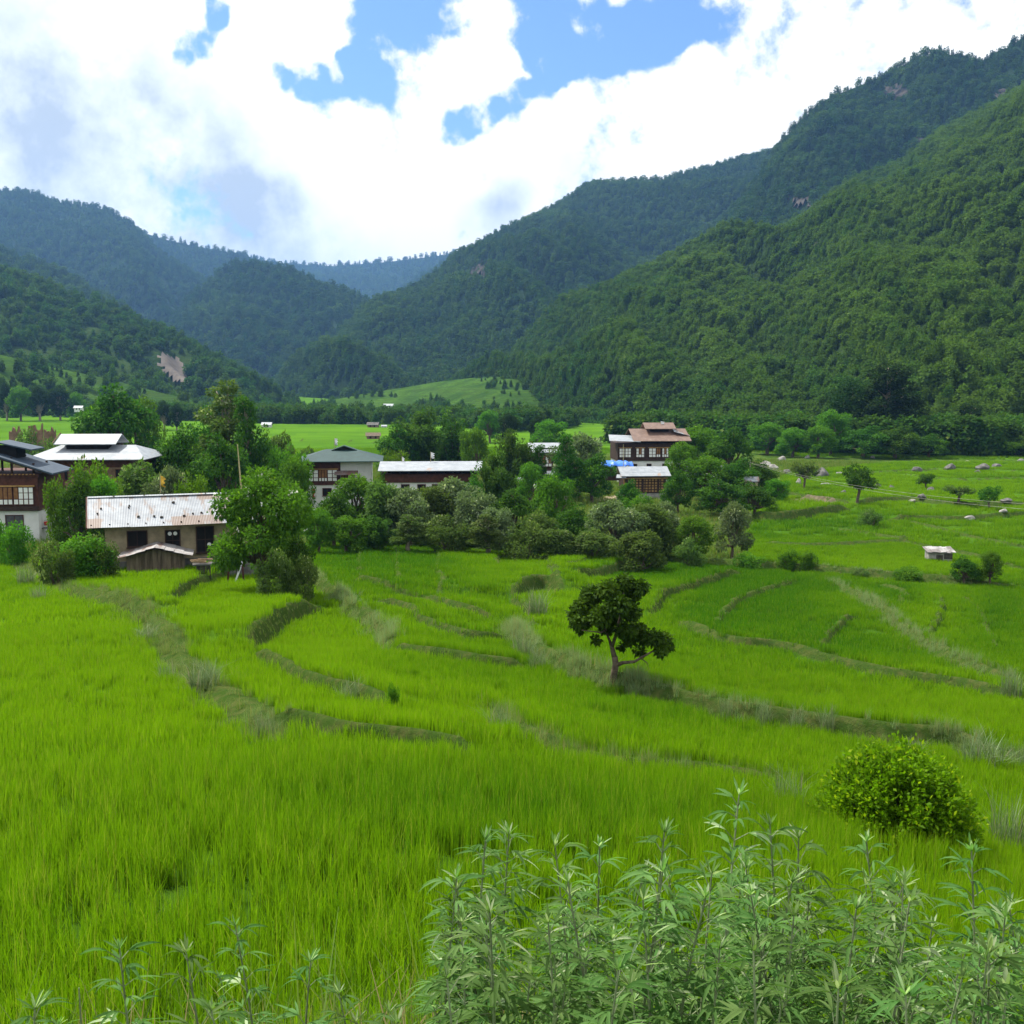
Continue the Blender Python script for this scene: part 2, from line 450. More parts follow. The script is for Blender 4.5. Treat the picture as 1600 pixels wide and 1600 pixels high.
def bund_eval(X, Y):
    """height added, bank mask, dark-bank mask"""
    X = np.asarray(X, float).ravel(); Y = np.asarray(Y, float).ravel()
    dz = np.zeros_like(X); mk = np.zeros_like(X)
    R = np.hypot(X, Y)
    for W, w, rh, st, kd in BW:
        L = 9.0
        ids = np.nonzero((X > W[:, 0].min() - L * 2) & (X < W[:, 0].max() + L * 2) & (Y > W[:, 1].min() - L * 2) & (Y < W[:, 1].max() + L * 2))[0]
        if not len(ids): continue
        x, y = X[ids], Y[ids]
        best = np.full(len(ids), 1e9); sd = np.zeros(len(ids)); tt = np.zeros(len(ids))
        seg = np.hypot(*(W[1:] - W[:-1]).T); cum = np.concatenate([[0], np.cumsum(seg)])
        for i in range(len(W) - 1):
            a, b = W[i], W[i + 1]; e = b - a; l2 = e @ e + 1e-9
            t = np.clip(((x - a[0]) * e[0] + (y - a[1]) * e[1]) / l2, 0, 1)
            dx, dy = x - a[0] - t * e[0], y - a[1] - t * e[1]
            d = np.hypot(dx, dy); s = np.sign(e[0] * dy - e[1] * dx)
            m = d < best
            best[m] = d[m]; sd[m] = s[m]; tt[m] = (cum[i] + t[m] * seg[i]) / cum[-1]
        fade = np.clip(np.minimum(tt, 1 - tt) * 9 + .12, 0, 1)
        ww = w * (.75 + .5 * N1.n(x * .8, y * .8))
        ridge = np.exp(-(best / ww) ** 2)
        s = best * sd * (1 if st >= 0 else -1)
        up = 1 / (1 + np.exp(-np.clip(s / .12, -30, 30)))
        dz[ids] += fade * (rh * ridge + abs(st) * (up * np.exp(-np.clip(s, 0, None) / 5) - .35 * (1 - up) * np.exp(-np.clip(-s, 0, None) / 4)))
        mk[ids] = np.maximum(mk[ids], ridge * np.clip(fade * 1.5, 0, 1) * (.18 if kd == 'l' else 1))
    return dz, mk

def ground_z(X, Y):
    X = np.asarray(X, float); Y = np.asarray(Y, float); sh = X.shape
    dz, _ = bund_eval(X, Y)
    r = np.hypot(X, Y)
    nz = (N2.fbm(X * .11, Y * .11, 3) - .5) * .35 * np.clip(r / 25, .15, 1)
    return base_z(X, Y) + dz.reshape(sh) + nz
def gz(x, y):
    return float(ground_z(np.array([x]), np.array([y]))[0])

# where the rice stops and the village begins (photo columns -> rows on the ground)
VX = [-200, 60, 180, 360, 440, 485, 500, 800, 1050, 1160, 1175, 1230, 1400, 1800]
VB = [858, 880, 884, 884, 902, 850, 845, 858, 880, 884, 800, 740, 722, 722]      # village lower edge
VT = [700, 700, 700, 705, 712, 712, 712, 712, 706, 700, 705, 712, 718, 718]      # village upper edge
def is_village(px, py):
    lo = np.interp(px, VX, VB); hi = np.interp(px, VX, VT)
    return (py < lo) & (py > hi)

thf = np.radians(np.concatenate([np.linspace(-180, -33, 40)[:-1], np.linspace(-33, 33, 560), np.linspace(33, 180, 40)[1:]]))
rr = np.concatenate([np.concatenate([np.exp(np.linspace(math.log(1.0), math.log(14), 150))[:-1], np.exp(np.linspace(math.log(14), math.log(200), 900))[:-1], np.exp(np.linspace(math.log(200), math.log(330), 90))]), np.exp(np.linspace(math.log(336), math.log(12000), 90))])
TT, RR = np.meshgrid(thf, rr)
GX, GY = RR * np.sin(TT), RR * np.cos(TT)
GZ = ground_z(GX, GY)
_, gmk = bund_eval(GX, GY)
gpx, gpy = project(GX, GY, GZ)
infr = (GY > 1)
vil = (is_village(gpx, gpy) & infr & (RR < 520)).astype(float)

def tint_at(X, Y, px, py):
    """0 = yellow-green young rice, 1 = deep green rice: changes paddy by paddy"""
    t = N3.fbm(X * .05, Y * .05, 3) * .9 - .2
    wx, wy = X + 9 * N1.fbm(X * .03, Y * .03, 2), Y + 14 * N2.fbm(X * .03, Y * .03, 2)
    ci, cj = np.floor(wx / 17).astype(int), np.floor(wy / 11).astype(int)
    t = t + (N2.t[(ci * 7 + cj * 13) & 255, (cj * 5 + 3 * ci) & 255] - .5) * .5 * np.clip((np.hypot(X, Y) - 55) / 30, 0, 1)
    for cx, cy, rx, ry, v in [(560, 885, 110, 40, .55), (700, 890, 110, 40, .3), (1010, 895, 150, 22, .55), (1120, 960, 60, 40, .6), (1200, 925, 60, 25, .5), (1400, 930, 45, 18, .5),
                              (1250, 960, 130, 40, .2), (1300, 1020, 130, 45, .35), (1560, 960, 60, 50, .45), (1050, 1120, 200, 40, .25), (1000, 1290, 420, 60, .3), (700, 1270, 300, 70, .2),
                              (1130, 905, 60, 16, .4), (1250, 830, 110, 20, .25),
                              (450, 1000, 130, 60, -.45), (280, 1050, 250, 90, -.25), (320, 925, 150, 40, -.3), (600, 1130, 200, 60, -.2), (1500, 780, 120, 50, -.3), (1430, 960, 120, 50, -.1),
                              (860, 960, 40, 60, -.2), (150, 1130, 200, 60, -.15)]:
        t = t + 1.25 * v * np.exp(-((px - cx) / rx) ** 2 - ((py - cy) / ry) ** 2)
    return np.clip(t, 0, 1)
gtint = tint_at(GX, GY, gpx, gpy)
nr, ncl = GX.shape
gi = np.arange(nr * ncl).reshape(nr, ncl)
gq = np.stack([gi[:-1, :-1], gi[:-1, 1:], gi[1:, 1:], gi[1:, :-1]], -1).reshape(-1, 4)
# centre cap under the photographer
cv = np.stack([GX, GY, GZ], -1).reshape(-1, 3)
cv = np.vstack([cv, [[0, 0, EYE - 1.66]]])
ct = np.array([[len(cv) - 1, gi[0, j + 1], gi[0, j]] for j in range(ncl - 1)])
t = NT('ground')
tin, bank, vl = t.attr('tint'), t.attr('bank'), t.attr('village')
n_f = t.noise(.9, 6, .65); n_b = t.noise(.12, 4, .6)
rice = t.mix(tin, (.070, .155, .008), (.032, .095, .006))
rice = t.mix(t.ramp(n_f, .35, .75), rice, (.035, .085, .008))
rice = t.mix(t.math('MULTIPLY', t.ramp(n_b, .5, .8), .3), rice, (.16, .24, .03))
rice = t.mix(t.attr('far'), rice,  t.mix(tin, (.085, .185, .011), (.045, .120, .010)))
rice = t.mix(t.math('MULTIPLY', t.ramp(t.noise(.05, 5, .65, stretch=(.5, 1.6, 1)), .45, .62), .45), rice, (.035, .085, .010))
soil = t.mix(t.ramp(t.noise(2.2, 6, .7), .4, .75), (.040, .078, .013), (.095, .105, .032))
vgr = t.mix(t.ramp(t.noise(.35, 6, .65), .4, .62), (.035, .075, .012), (.075, .12, .02))
col = t.mix(t.ramp(bank, .25, .6), rice, soil)
col = t.mix(vl, col, vgr)
nb = t.bump(t.noise(6, 6, .75), .9, .12)
ground_mat = t.end(t.bsdf(col, .95, .0, normal=nb))
gme = mesh_np('ground', cv, gq, ground_mat, True, {'tint': np.append(gtint.ravel(), 0), 'bank': np.append(gmk.ravel(), 0), 'village': np.append(vil.ravel(), 0), 'far': np.append(np.clip((RR.ravel() - 180) / 120, 0, 1), 0)}, tris=ct)
tag(link('ground', gme), 'terraced valley floor with bunds between flooded rice paddies', kind='structure')

# ================================================================ HILLS
PXC = np.arange(-420, 2040, 6.0)
GRIDS = {}
def hill(name, ridge, base, label, spur=30, sc=.004, pw=1.0, rows=120, back=True, shear=.6, seed=0, fine=3.0, mat=None, gully=1.0):
    """ridge and base: lists of (px, py, Y); the slope runs in true distance from the base line up to the ridge line"""
    R = np.array(ridge, float); B = np.array(base, float)
    x0, x1 = max(R[0, 0], B[0, 0]), min(R[-1, 0], B[-1, 0])
    px = PXC[(PXC >= x0) & (PXC <= x1)]
    def line(A):
        py = np.interp(px, A[:, 0], A[:, 1]); Y = np.interp(px, A[:, 0], A[:, 2])
        k = np.hanning(9); k /= k.sum()
        Y = np.convolve(np.pad(Y, 4, 'edge'), k, 'valid')
        pys = np.convolve(np.pad(py, 4, 'edge'), k, 'valid')
        py = .5 * py + .5 * pys
        return np.array([at(a, b, c) for a, b, c in zip(px, py, Y)])
    Rp, Bp = line(R), line(B)
    Bp[:, 2] -= 12
    s = np.linspace(0, 1, rows)[:, None, None]
    P = Bp[None] * (1 - s) + Rp[None] * s
    P[..., 2] = Bp[None, :, 2] + (Rp[None, :, 2] - Bp[None, :, 2]) * (s[..., 0] ** pw)
    al = np.cumsum(np.concatenate([[0], np.hypot(*(Rp[1:, :2] - Rp[:-1, :2]).T)]))[None, :]
    hh = np.hypot(Rp[:, 0] - Bp[:, 0], Rp[:, 1] - Bp[:, 1])[None, :]
    S = s[..., 0]
    u = al * sc + shear * S * hh * sc + seed * 7.7
    v = S * hh * sc * .45 + seed * 3.1
    rd = N1.ridged(u, v, 3, .55) * gully + N2.fbm(u * 2.5, v * 2.5, 3) * .3
    env = np.sin(np.pi * np.clip(S, 0, 1)) ** .7
    P[..., 2] += (rd - .75) * spur * env
    P[..., 2] += (N3.fbm(P[..., 0] * .02, P[..., 1] * .02, 3) - .5) * fine * 4 * np.clip(env + .25, 0, 1)
    P[..., 1] += (N2.fbm(u * 1.3 + 5, v * 1.3, 2) - .5) * spur * env
    nf = rows
    if back:
        k = np.linspace(.06, 1, 10)[:, None, None]
        D = P[-1][None] + np.array([0, 1, 0]) * k * (hh.mean() * .8) - np.array([0, 0, 1]) * (k ** 1.3) * hh.mean() * .45
        P = np.concatenate([P, D], 0)
    n, m = P.shape[:2]
    gi = np.arange(n * m).reshape(n, m)
    q = np.stack([gi[:-1, :-1], gi[:-1, 1:], gi[1:, 1:], gi[1:, :-1]], -1).reshape(-1, 4)
    o = link(name, mesh_np(name, P.reshape(-1, 3), q, mat, True))
    tag(o, label, kind='structure')
    GRIDS[name + str(seed)] = (P, nf)
    return P

def forest_floor(name, a, b, rock=(.16, .14, .11), rk=(.67, .73)):
    t = NT(name)
    n = t.noise(.03, 6, .7)
    c = t.mix(t.ramp(n, .4, .6), a, b)
    nm = t.n('ShaderNodeNewGeometry').outputs['Normal']
    c = t.mix(t.ramp(t.noise(.013, 5, .7), *rk), c, rock)
    return t.end(t.bsdf(c, .95, .0, normal=t.bump(t.noise(.25, 5, .7), 1.0, 3.0)))
FL1 = forest_floor('forest_floor', (.022, .045, .012), (.04, .07, .018))
FL2 = forest_floor('dark_forest_floor', (.014, .030, .014), (.024, .045, .018), rk=(.68, .75))

# right-hand near slope
HA = hill('hill', [(560, 640, 900), (700, 612, 950), (800, 555, 1020), (870, 505, 1060), (960, 462, 1080), (1050, 410, 1100), (1130, 372, 1100), (1200, 375, 1080), (1270, 330, 1070), (1330, 285, 1060), (1400, 265, 1050),
                   (1470, 210, 1040), (1530, 180, 1030), (1600, 140, 1020), (1750, 60, 1000), (2040, -40, 950)],
          [(560, 655, 700), (760, 668, 560), (900, 682, 470), (1050, 694, 390), (1200, 704, 330), (1400, 712, 300), (1700, 718, 280), (2040, 725, 260)],
          'near forested slope rising to the right of the paddies', spur=95, sc=.006, seed=1, mat=FL1, fine=3.0)
HB = hill('hill', [(880, 470, 1500), (1000, 440, 1500), (1100, 385, 1500), (1170, 300, 1500), (1205, 250, 1500), (1240, 198, 1480), (1290, 155, 1470), (1340, 135, 1470), (1380, 118, 1460), (1425, 95, 1450), (1470, 82, 1440), (1500, 90, 1430), (1530, 97, 1430), (1560, 82, 1420),
                   (1600, 58, 1400), (1700, 20, 1380), (2040, -120, 1300)],
          [(880, 560, 1080), (1100, 520, 1050), (1300, 470, 1040), (2040, 350, 950)],
          'steep dark crag ridge behind the near slope', spur=90, sc=.007, seed=2, mat=FL2, fine=3.0)
HC = hill('hill', [(430, 618, 1500), (460, 590, 1550), (500, 556, 1600), (560, 497, 1700), (600, 468, 1750), (680, 430, 1850), (720, 398, 1900), (760, 375, 1950), (800, 355, 2000), (850, 335, 2050), (880, 320, 2100), (925, 289, 2150), (960, 288, 2150), (1040, 280, 2150), (1130, 262, 2150),
                   (1200, 240, 2100), (1300, 200, 2100), (2040, 60, 2000)],
          [(430, 650, 1000), (560, 652, 950), (800, 640, 950), (1000, 600, 1100), (1300, 500, 1300), (2040, 400, 1200)],
          'long forested ridge running down to the valley mouth', spur=120, sc=.0045, seed=3, mat=FL2, fine=3.0)
HF = hill('hill', [(150, 440, 5200), (300, 395, 5200), (380, 400, 5200), (440, 412, 5200), (520, 416, 5200), (600, 410, 5000), (700, 398, 4800), (760, 385, 4700), (950, 330, 4600)],
          [(150, 640, 2600), (560, 640, 2600), (950, 640, 2600)],
          'farthest blue ridge at the head of the valley', spur=170, sc=.0016, seed=4, mat=FL2, rows=70, fine=3.0)
HF2 = hill('hill', [(540, 560, 3300), (600, 470, 3500), (650, 440, 3600), (700, 405, 3700), (760, 380, 3800), (950, 300, 3800)],
          [(540, 640, 2300), (950, 640, 2300)],
          'blue side spur below the farthest ridge', spur=80, sc=.002, seed=5, mat=FL2, rows=50, fine=3.0)
HE = hill('hill', [(-420, 250, 3000), (-100, 300, 3000), (0, 298, 3000), (40, 299, 3000), (75, 312, 3000), (110, 320, 3000), (160, 326, 3000), (200, 345, 2950), (240, 385, 2900), (270, 410, 2850), (320, 440, 2800), (400, 500, 2700), (480, 560, 2500), (560, 620, 2300)],
          [(-420, 640, 1700), (560, 645, 1700)],
          'high blue-green mountain on the west side of the valley', spur=130, sc=.0028, seed=6, mat=FL2, fine=3.0)
HE2 = hill('hill', [(100, 340, 3700), (220, 362, 3700), (260, 375, 3700), (320, 388, 3700), (390, 400, 3700), (440, 440, 3600), (520, 520, 3400)],
          [(100, 640, 2400), (520, 640, 2400)],
          'low blue shoulder just under the cloud', spur=80, sc=.0024, seed=7, mat=FL2, rows=60, fine=3.0)
HD = hill('hill', [(200, 600, 2100), (250, 520, 2150), (300, 462, 2200), (340, 430, 2200), (375, 413, 2200), (400, 411, 2200), (440, 420, 2200), (490, 440, 2150), (540, 460, 2100), (575, 472, 2050), (620, 530, 1950), (680, 600, 1800)],
          [(200, 640, 1500), (450, 640, 1450), (680, 650, 1400)],
          'rounded dark hill standing in the valley mouth', spur=60, sc=.0045, seed=8, mat=FL2, fine=3.0)
HG2 = hill('hill', [(-420, 330, 1700), (-100, 385, 1750), (0, 392, 1800), (60, 415, 1800), (130, 448, 1800), (180, 478, 1750), (240, 520, 1650), (320, 560, 1500), (400, 600, 1300)],
          [(-420, 640, 1000), (400, 645, 1000)],
          'mid distance dark spur on the west side', spur=60, sc=.0045, seed=9, mat=FL2, fine=3.0)
HG = hill('hill', [(-420, 380, 1000), (-100, 420, 1100), (0, 430, 1150), (50, 440, 1150), (100, 458, 1150), (150, 470, 1150), (200, 492, 1120), (260, 520, 1080), (300, 545, 1040), (350, 572, 1000), (400, 598, 950), (440, 618, 900), (480, 640, 860)],
          [(-420, 650, 560), (0, 648, 620), (480, 655, 700)],
          'forested west slope with a pale landslip scar', spur=38, sc=.007, seed=10, mat=FL1, fine=3.0)
HH = hill('hill', [(-420, 470, 560), (-150, 520, 600), (-40, 545, 640), (0, 555, 660), (60, 570, 680), (110, 580, 690), (160, 590, 700), (230, 608, 700), (300, 625, 700), (380, 642, 700)],
          [(-420, 660, 430), (0, 652, 520), (380, 654, 620)],
          'low grassy rise at the foot of the west slope', spur=8, sc=.01, seed=11, mat=None, fine=2.0)
# ================================================================ AIR
hz = MB(); hz.box(-6500, 6500, -3000, 6600, -45, 735)
m, nt_, out_ = new_mat('haze_air')
pv = nt_.nodes.new('ShaderNodeVolumePrincipled')
pv.inputs['Color'].default_value = (.24, .50, 1.0, 1)
pv.inputs['Density'].default_value = 0.000085
pv.inputs['Anisotropy'].default_value = 0.3
nt_.links.new(pv.outputs[0], out_.inputs['Volume'])
tag(hz.build('haze', m), 'thin blue summer haze filling the valley air', kind='stuff')
def grass_slope_mat(name):
    t = NT(name)
    n = t.noise(.05, 6, .7); n2 = t.noise(.012, 4, .6, stretch=(1, 1, 9))
    c = t.mix(t.ramp(n, .35, .65), (.024, .060, .009), (.056, .118, .015))
    c = t.mix(t.math('MULTIPLY', t.ramp(n2, .5, .62), .7), c, (.045, .08, .016))
    wv = t.n('ShaderNodeTexWave', {'Vector': t.n('ShaderNodeTexCoord').outputs['Object'], 'Scale': .30, 'Distortion': 4.0, 'Detail': 3.0}, wave_type='BANDS', bands_direction='Z')
    c = t.mix(t.math('MULTIPLY', t.ramp(wv.outputs['Fac'], .6, .9), .75), c, (.03, .055, .012))
    return t.end(t.bsdf(c, .95, .0, normal=t.bump(t.noise(.6, 5, .7), .9, .6)))
GS = grass_slope_mat('slope_fields')
GRIDS_HH = GRIDS['hill11'][0]
bpy.data.objects['hill.010'].data.materials.append(GS) if 'hill.010' in bpy.data.objects else None
for o in list(COL.objects):
    if o.name.startswith('hill') and not o.data.materials: o.data.materials.append(GS)
HT = hill('hill', [(440, 640, 900), (500, 630, 900), (560, 618, 900), (620, 608, 890), (680, 598, 880), (740, 590, 850), (790, 582, 820), (840, 588, 780), (880, 612, 740), (920, 645, 640)],
          [(440, 656, 640), (620, 658, 600), (760, 672, 530), (900, 684, 470)],
          'terraced bright green fields climbing the foot of the ridge', spur=7, sc=.012, seed=12, mat=GS, fine=2.5, rows=80)

# ---------------------------------------------------------------- scattering (only for growth nobody could count)
def scatter(name, pts, rotz, scl, idx, tint, protos, label, cat, tilt=None):
    n = len(pts)
    me = bpy.data.meshes.new(name)
    me.vertices.add(n); me.vertices.foreach_set('co', np.asarray(pts, np.float32).ravel())
    rot = np.zeros((n, 3), np.float32); rot[:, 2] = rotz
    if tilt is not None: rot[:, 0] = tilt
    a = me.attributes.new('rot', 'FLOAT_VECTOR', 'POINT'); a.data.foreach_set('vector', rot.ravel())
    scl = np.asarray(scl, np.float32)
    if scl.ndim == 1: scl = np.repeat(scl[:, None], 3, 1)
    a = me.attributes.new('scl', 'FLOAT_VECTOR', 'POINT'); a.data.foreach_set('vector', scl.ravel())
    a = me.attributes.new('idx', 'INT', 'POINT'); a.data.foreach_set('value', np.asarray(idx, np.int32))
    a = me.attributes.new('tint', 'FLOAT', 'POINT'); a.data.foreach_set('value', np.asarray(tint, np.float32))
    o = link(name, me)
    coll = bpy.data.collections.new(name + '_sources')
    for i, pm in enumerate(protos):
        po = bpy.data.objects.new('%s_source_%02d' % (name, i), pm); coll.objects.link(po)
    ng = bpy.data.node_groups.new(name, 'GeometryNodeTree')
    ng.interface.new_socket('Geometry', in_out='INPUT', socket_type='NodeSocketGeometry')
    ng.interface.new_socket('Geometry', in_out='OUTPUT', socket_type='NodeSocketGeometry')
    gi = ng.nodes.new('NodeGroupInput'); go = ng.nodes.new('NodeGroupOutput')
    iop = ng.nodes.new('GeometryNodeInstanceOnPoints'); iop.inputs['Pick Instance'].default_value = True
    ci = ng.nodes.new('GeometryNodeCollectionInfo'); ci.inputs['Collection'].default_value = coll
    ci.inputs['Separate Children'].default_value = True; ci.inputs['Reset Children'].default_value = True
    def na(nm, ty):
        x = ng.nodes.new('GeometryNodeInputNamedAttribute'); x.data_type = ty; x.inputs['Name'].default_value = nm; return x.outputs['Attribute']
    L = ng.links.new
    L(gi.outputs[0], iop.inputs['Points']); L(ci.outputs[0], iop.inputs['Instance'])
    L(na('idx', 'INT'), iop.inputs['Instance Index']); L(na('rot', 'FLOAT_VECTOR'), iop.inputs['Rotation']); L(na('scl', 'FLOAT_VECTOR'), iop.inputs['Scale'])
    L(iop.outputs[0], go.inputs[0])
    md = o.modifiers.new('growth', 'NODES'); md.node_group = ng
    return tag(o, label, cat, kind='stuff')

def leaves_np(C, D, L, W, rg, fold=0.0, up=None):
    """diamond leaves: base points C, directions D (unit), lengths L, widths W -> verts, quads"""
    n = len(C)
    r = rg.normal(size=(n, 3)) if up is None else up + rg.normal(size=(n, 3)) * .45
    S = np.cross(D, r); S /= np.linalg.norm(S, axis=1)[:, None] + 1e-9
    L = np.broadcast_to(L, n)[:, None]; W = np.broadcast_to(W, n)[:, None]
    mid = C + D * L * .45
    V = np.stack([C, mid + S * W / 2, C + D * L - np.array([0, 0, 1]) * L * .12, mid - S * W / 2], 1).reshape(-1, 3)
    Q = np.arange(n * 4).reshape(n, 4)
    return V, Q

def crown_np(clumps, n, leaf, rg, wid=.55, droop=.15, shell=.55, zsq=1.0):
    """leaves through the volume of many ellipsoid clumps, denser to their outside"""
    cl = np.array(clumps, float)                     # x y z rx ry rz
    w = (cl[:, 3] * cl[:, 4] * cl[:, 5]) ** (2 / 3); w /= w.sum()
    k = rg.choice(len(cl), n, p=w)
    d = rg.normal(size=(n, 3)); d /= np.linalg.norm(d, axis=1)[:, None]
    rad = shell + (1 - shell) * rg.random(n) ** .6
    rad *= 1 + rg.normal(size=n) * .07
    C = cl[k, :3] + d * cl[k, 3:] * rad[:, None]
    D = d * .8 + rg.normal(size=(n, 3)) * .55; D[:, 2] = D[:, 2] * zsq - droop
    D /= np.linalg.norm(D, axis=1)[:, None]
    up = d * .6 + np.array([0, 0, .9])
    V, Q = leaves_np(C, D, leaf * (.7 + .6 * rg.random(n)), leaf * wid * (.7 + .6 * rg.random(n)), rg, up=up)
    cr = rg.random(len(cl))
    rnd = np.clip(.55 * rg.random(n) + .45 * cr[k], 0, 1)
    return V, Q, rnd

# ---- far forest trees (height 1)
FOREST_A = leaf_mat('broadleaf_forest', (.020, .058, .010), (.058, .128, .018), (.12, .16, .03), trans=.35, rough=.7, spec=.08, tint=True, tcol=(.084, .148, .018))
FOREST_B = leaf_mat('shaded_pine_forest', (.018, .052, .016), (.040, .092, .022), (.07, .10, .03), trans=.3, rough=.7, spec=.06, tint=True, tcol=(.085, .150, .026))  # darker than the near slope: cloud shade is put into the leaf colour
def far_tree(seed, conif, n, mat, lf=.17):
    rg = np.random.default_rng(seed)
    cl = []
    if conif:
        for k in range(6):
            z = .25 + .13 * k; r = .30 * (1 - (z - .1) * .85) * (.8 + .4 * rg.random())
            cl.append((rg.normal() * .03, rg.normal() * .03, z, r, r, .09))
    else:
        for k in range(7):
            a = rg.random() * 6.28; q = .24 * rg.random() ** .5
            cl.append((math.cos(a) * q, math.sin(a) * q, .45 + .35 * rg.random(), .2 + .08 * rg.random(), .2 + .08 * rg.random(), .17 + .06 * rg.random()))
        cl.append((0, 0, .35, .3, .3, .25))
    V, Q, rnd = crown_np(cl, n, lf, rg, wid=.9, shell=.8)
    return mesh_np('tree_source', V, Q, mat, False, {'rnd': rnd})
SRC_A = [far_tree(s, c, 520, FOREST_A, .10) for s, c in ((1, 0), (2, 0), (3, 1), (4, 1), (9, 1))]
SRC_B = [far_tree(s, c, 240, FOREST_B, .13) for s, c in ((5, 1), (6, 0), (7, 1), (8, 0))]

def sample_grid(P, nf, area_per, rg, keep=None, mx=40000):
    """random points over the front of a slope, one per area_per m2"""
    A = P[:nf - 1, :-1]; B = P[:nf - 1, 1:]; C = P[1:nf, :-1]
    ar = np.linalg.norm(np.cross(B - A, C - A), axis=-1).ravel()
    n = int(min(mx, ar.sum() / area_per))
    k = rg.choice(len(ar), n, p=ar / ar.sum())
    i, j = np.unravel_index(k, A.shape[:2])
    a, b = rg.random(n)[:, None], rg.random(n)[:, None]
    p = (P[i, j] * (1 - a) + P[i, j + 1] * a) * (1 - b) + (P[i + 1, j] * (1 - a) + P[i + 1, j + 1] * a) * b
    px, py = project(p[:, 0], p[:, 1], p[:, 2])
    m = (px > -160) & (px < 1760) & (py > -100)
    if keep is not None: m &= keep(px, py, rg.random(n), p)
    return p[m], px[m], py[m]

def forest(key, src, area, h, label, tint=.3, tvar=.5, keep=None, tf=None, seed=0):
    P, nf = GRIDS[key]; rg = np.random.default_rng(100 + seed)
    p, px, py = sample_grid(P, nf, area, rg, keep, 110000)
    n = len(p)
    ti = np.clip(tint + tvar * (N1.fbm(px * .012, py * .012, 3) - .5) * 2 + rg.normal(size=n) * .18, 0, 1)
    if tf is not None: ti = np.clip(ti + tf(px, py), 0, 1)
    hh = h * (.5 + .95 * rg.random(n) ** 1.7) * (.8 + .5 * N2.fbm(px * .02, py * .02, 2))
    wd = hh * (.65 + .45 * rg.random(n))
    p = p.copy(); p[:, 2] -= .12 * hh
    scatter('forest', p, rg.random(n) * 6.28, np.stack([wd, wd, hh], 1), rg.integers(0, len(src), n), ti, src, label, 'forest')
    return n
nA = forest('hill1', SRC_A, 10, 7.0, 'mixed green forest covering the near slope to the right of the paddies', .45, .5,
            keep=lambda px, py, r, p: (r > .05), tf=lambda px, py: .35 * np.clip((px - 900) / 600, -.6, 1) - .35 * np.clip((py - 520) / 120, 0, 1), seed=1)
ROCKS = {'hill2': [(1400, 148, 22, 12), (1566, 152, 16, 9), (1250, 322, 22, 10), (1435, 225, 14, 5)], 'hill3': [(745, 432, 16, 9), (890, 480, 10, 5)], 'hill1': [(1275, 385, 10, 9), (1282, 548, 7, 5)]}
def off_rocks(key):
    def f(px, py, r, p):
        m = np.ones(len(px), bool)
        for cx, cy, rx, ry in ROCKS[key]:
            m &= (((px - cx) / rx) ** 2 + ((py - cy) / ry) ** 2 + (N1.fbm(px * .2, py * .2, 2) - .5) * 1.5 > 1) | (r < .12)
        return m
    return f
forest('hill2', SRC_B, 30, 10, 'dark forest on the steep crag ridge behind the near slope', .25, .4, keep=off_rocks('hill2'), seed=2)
forest('hill3', SRC_B, 38, 10, 'pine forest on the long ridge that runs down to the valley mouth', .35, .4, keep=off_rocks('hill3'), seed=3)
forest('hill6', SRC_B, 110, 13, 'forest on the high mountain west of the valley', .2, .3, seed=6)
forest('hill8', SRC_B, 90, 14, 'forest on the rounded hill in the valley mouth', .15, .3, seed=8)
forest('hill9', SRC_B, 90, 13, 'dark forest on the middle west spur', .25, .3, seed=9)
def scar(px, py, r, p):
    d = ((px - 268 - (py - 580) * .5) / 20) ** 2 + ((py - 580) / 27) ** 2
    return d > 1
forest('hill10', SRC_A, 45, 10, 'forest on the west slope around the pale landslip', .12, .4, keep=lambda px, py, r, p: scar(px, py, r, p) & ((r > .35) | (py < 545)), seed=10)
forest('hill11', SRC_A, 90, 8, 'scattered trees on the low grassy rise', .2, .3, keep=lambda px, py, r, p: N1.fbm(px * .02, py * .05, 2) > .47, seed=11)
forest('hill12', SRC_A, 55, 6, 'scattered trees and hedges between the hillside fields', .2, .3, keep=lambda px, py, r, p: (N1.fbm(px * .018, py * .06, 3) > .53), seed=12)
for k in ('hill4', 'hill5', 'hill7'):
    forest(k, SRC_B, 420 if k == 'hill4' else 260, 20 if k == 'hill4' else 16, {'hill4': 'blue forest of the farthest ridge', 'hill5': 'blue forest of the side spur below the farthest ridge', 'hill7': 'forest of the low shoulder under the cloud'}[k], .3, .3, seed=14)
# landslip scar
P10, nf10 = GRIDS['hill10']
ppx, ppy = project(P10[..., 0], P10[..., 1], P10[..., 2])
dd = ((ppx - 268 - (ppy - 580) * .5) / 18) ** 2 + ((ppy - 580) / 25) ** 2 + (N1.fbm(ppx * .15, ppy * .15, 3) - .5) * 1.4
ii = np.nonzero((dd[:-1, :-1] < 1))
gi = np.arange(P10.shape[0] * P10.shape[1]).reshape(P10.shape[:2])
q = np.stack([gi[ii], gi[ii[0], ii[1] + 1], gi[ii[0] + 1, ii[1] + 1], gi[ii[0] + 1, ii[1]]], -1)
u, inv = np.unique(q, return_inverse=True)
sv = P10.reshape(-1, 3)[u] + np.array([0, -2.0, 2.5])
if len(q):
    tag(link('landslip', mesh_np('landslip', sv, inv.reshape(-1, 4), plain('landslip_rock', (.115, .10, .085), .95, .1, var=.3, scale=.08), True)), 'pale bare landslip scar on the west slope', kind='structure')

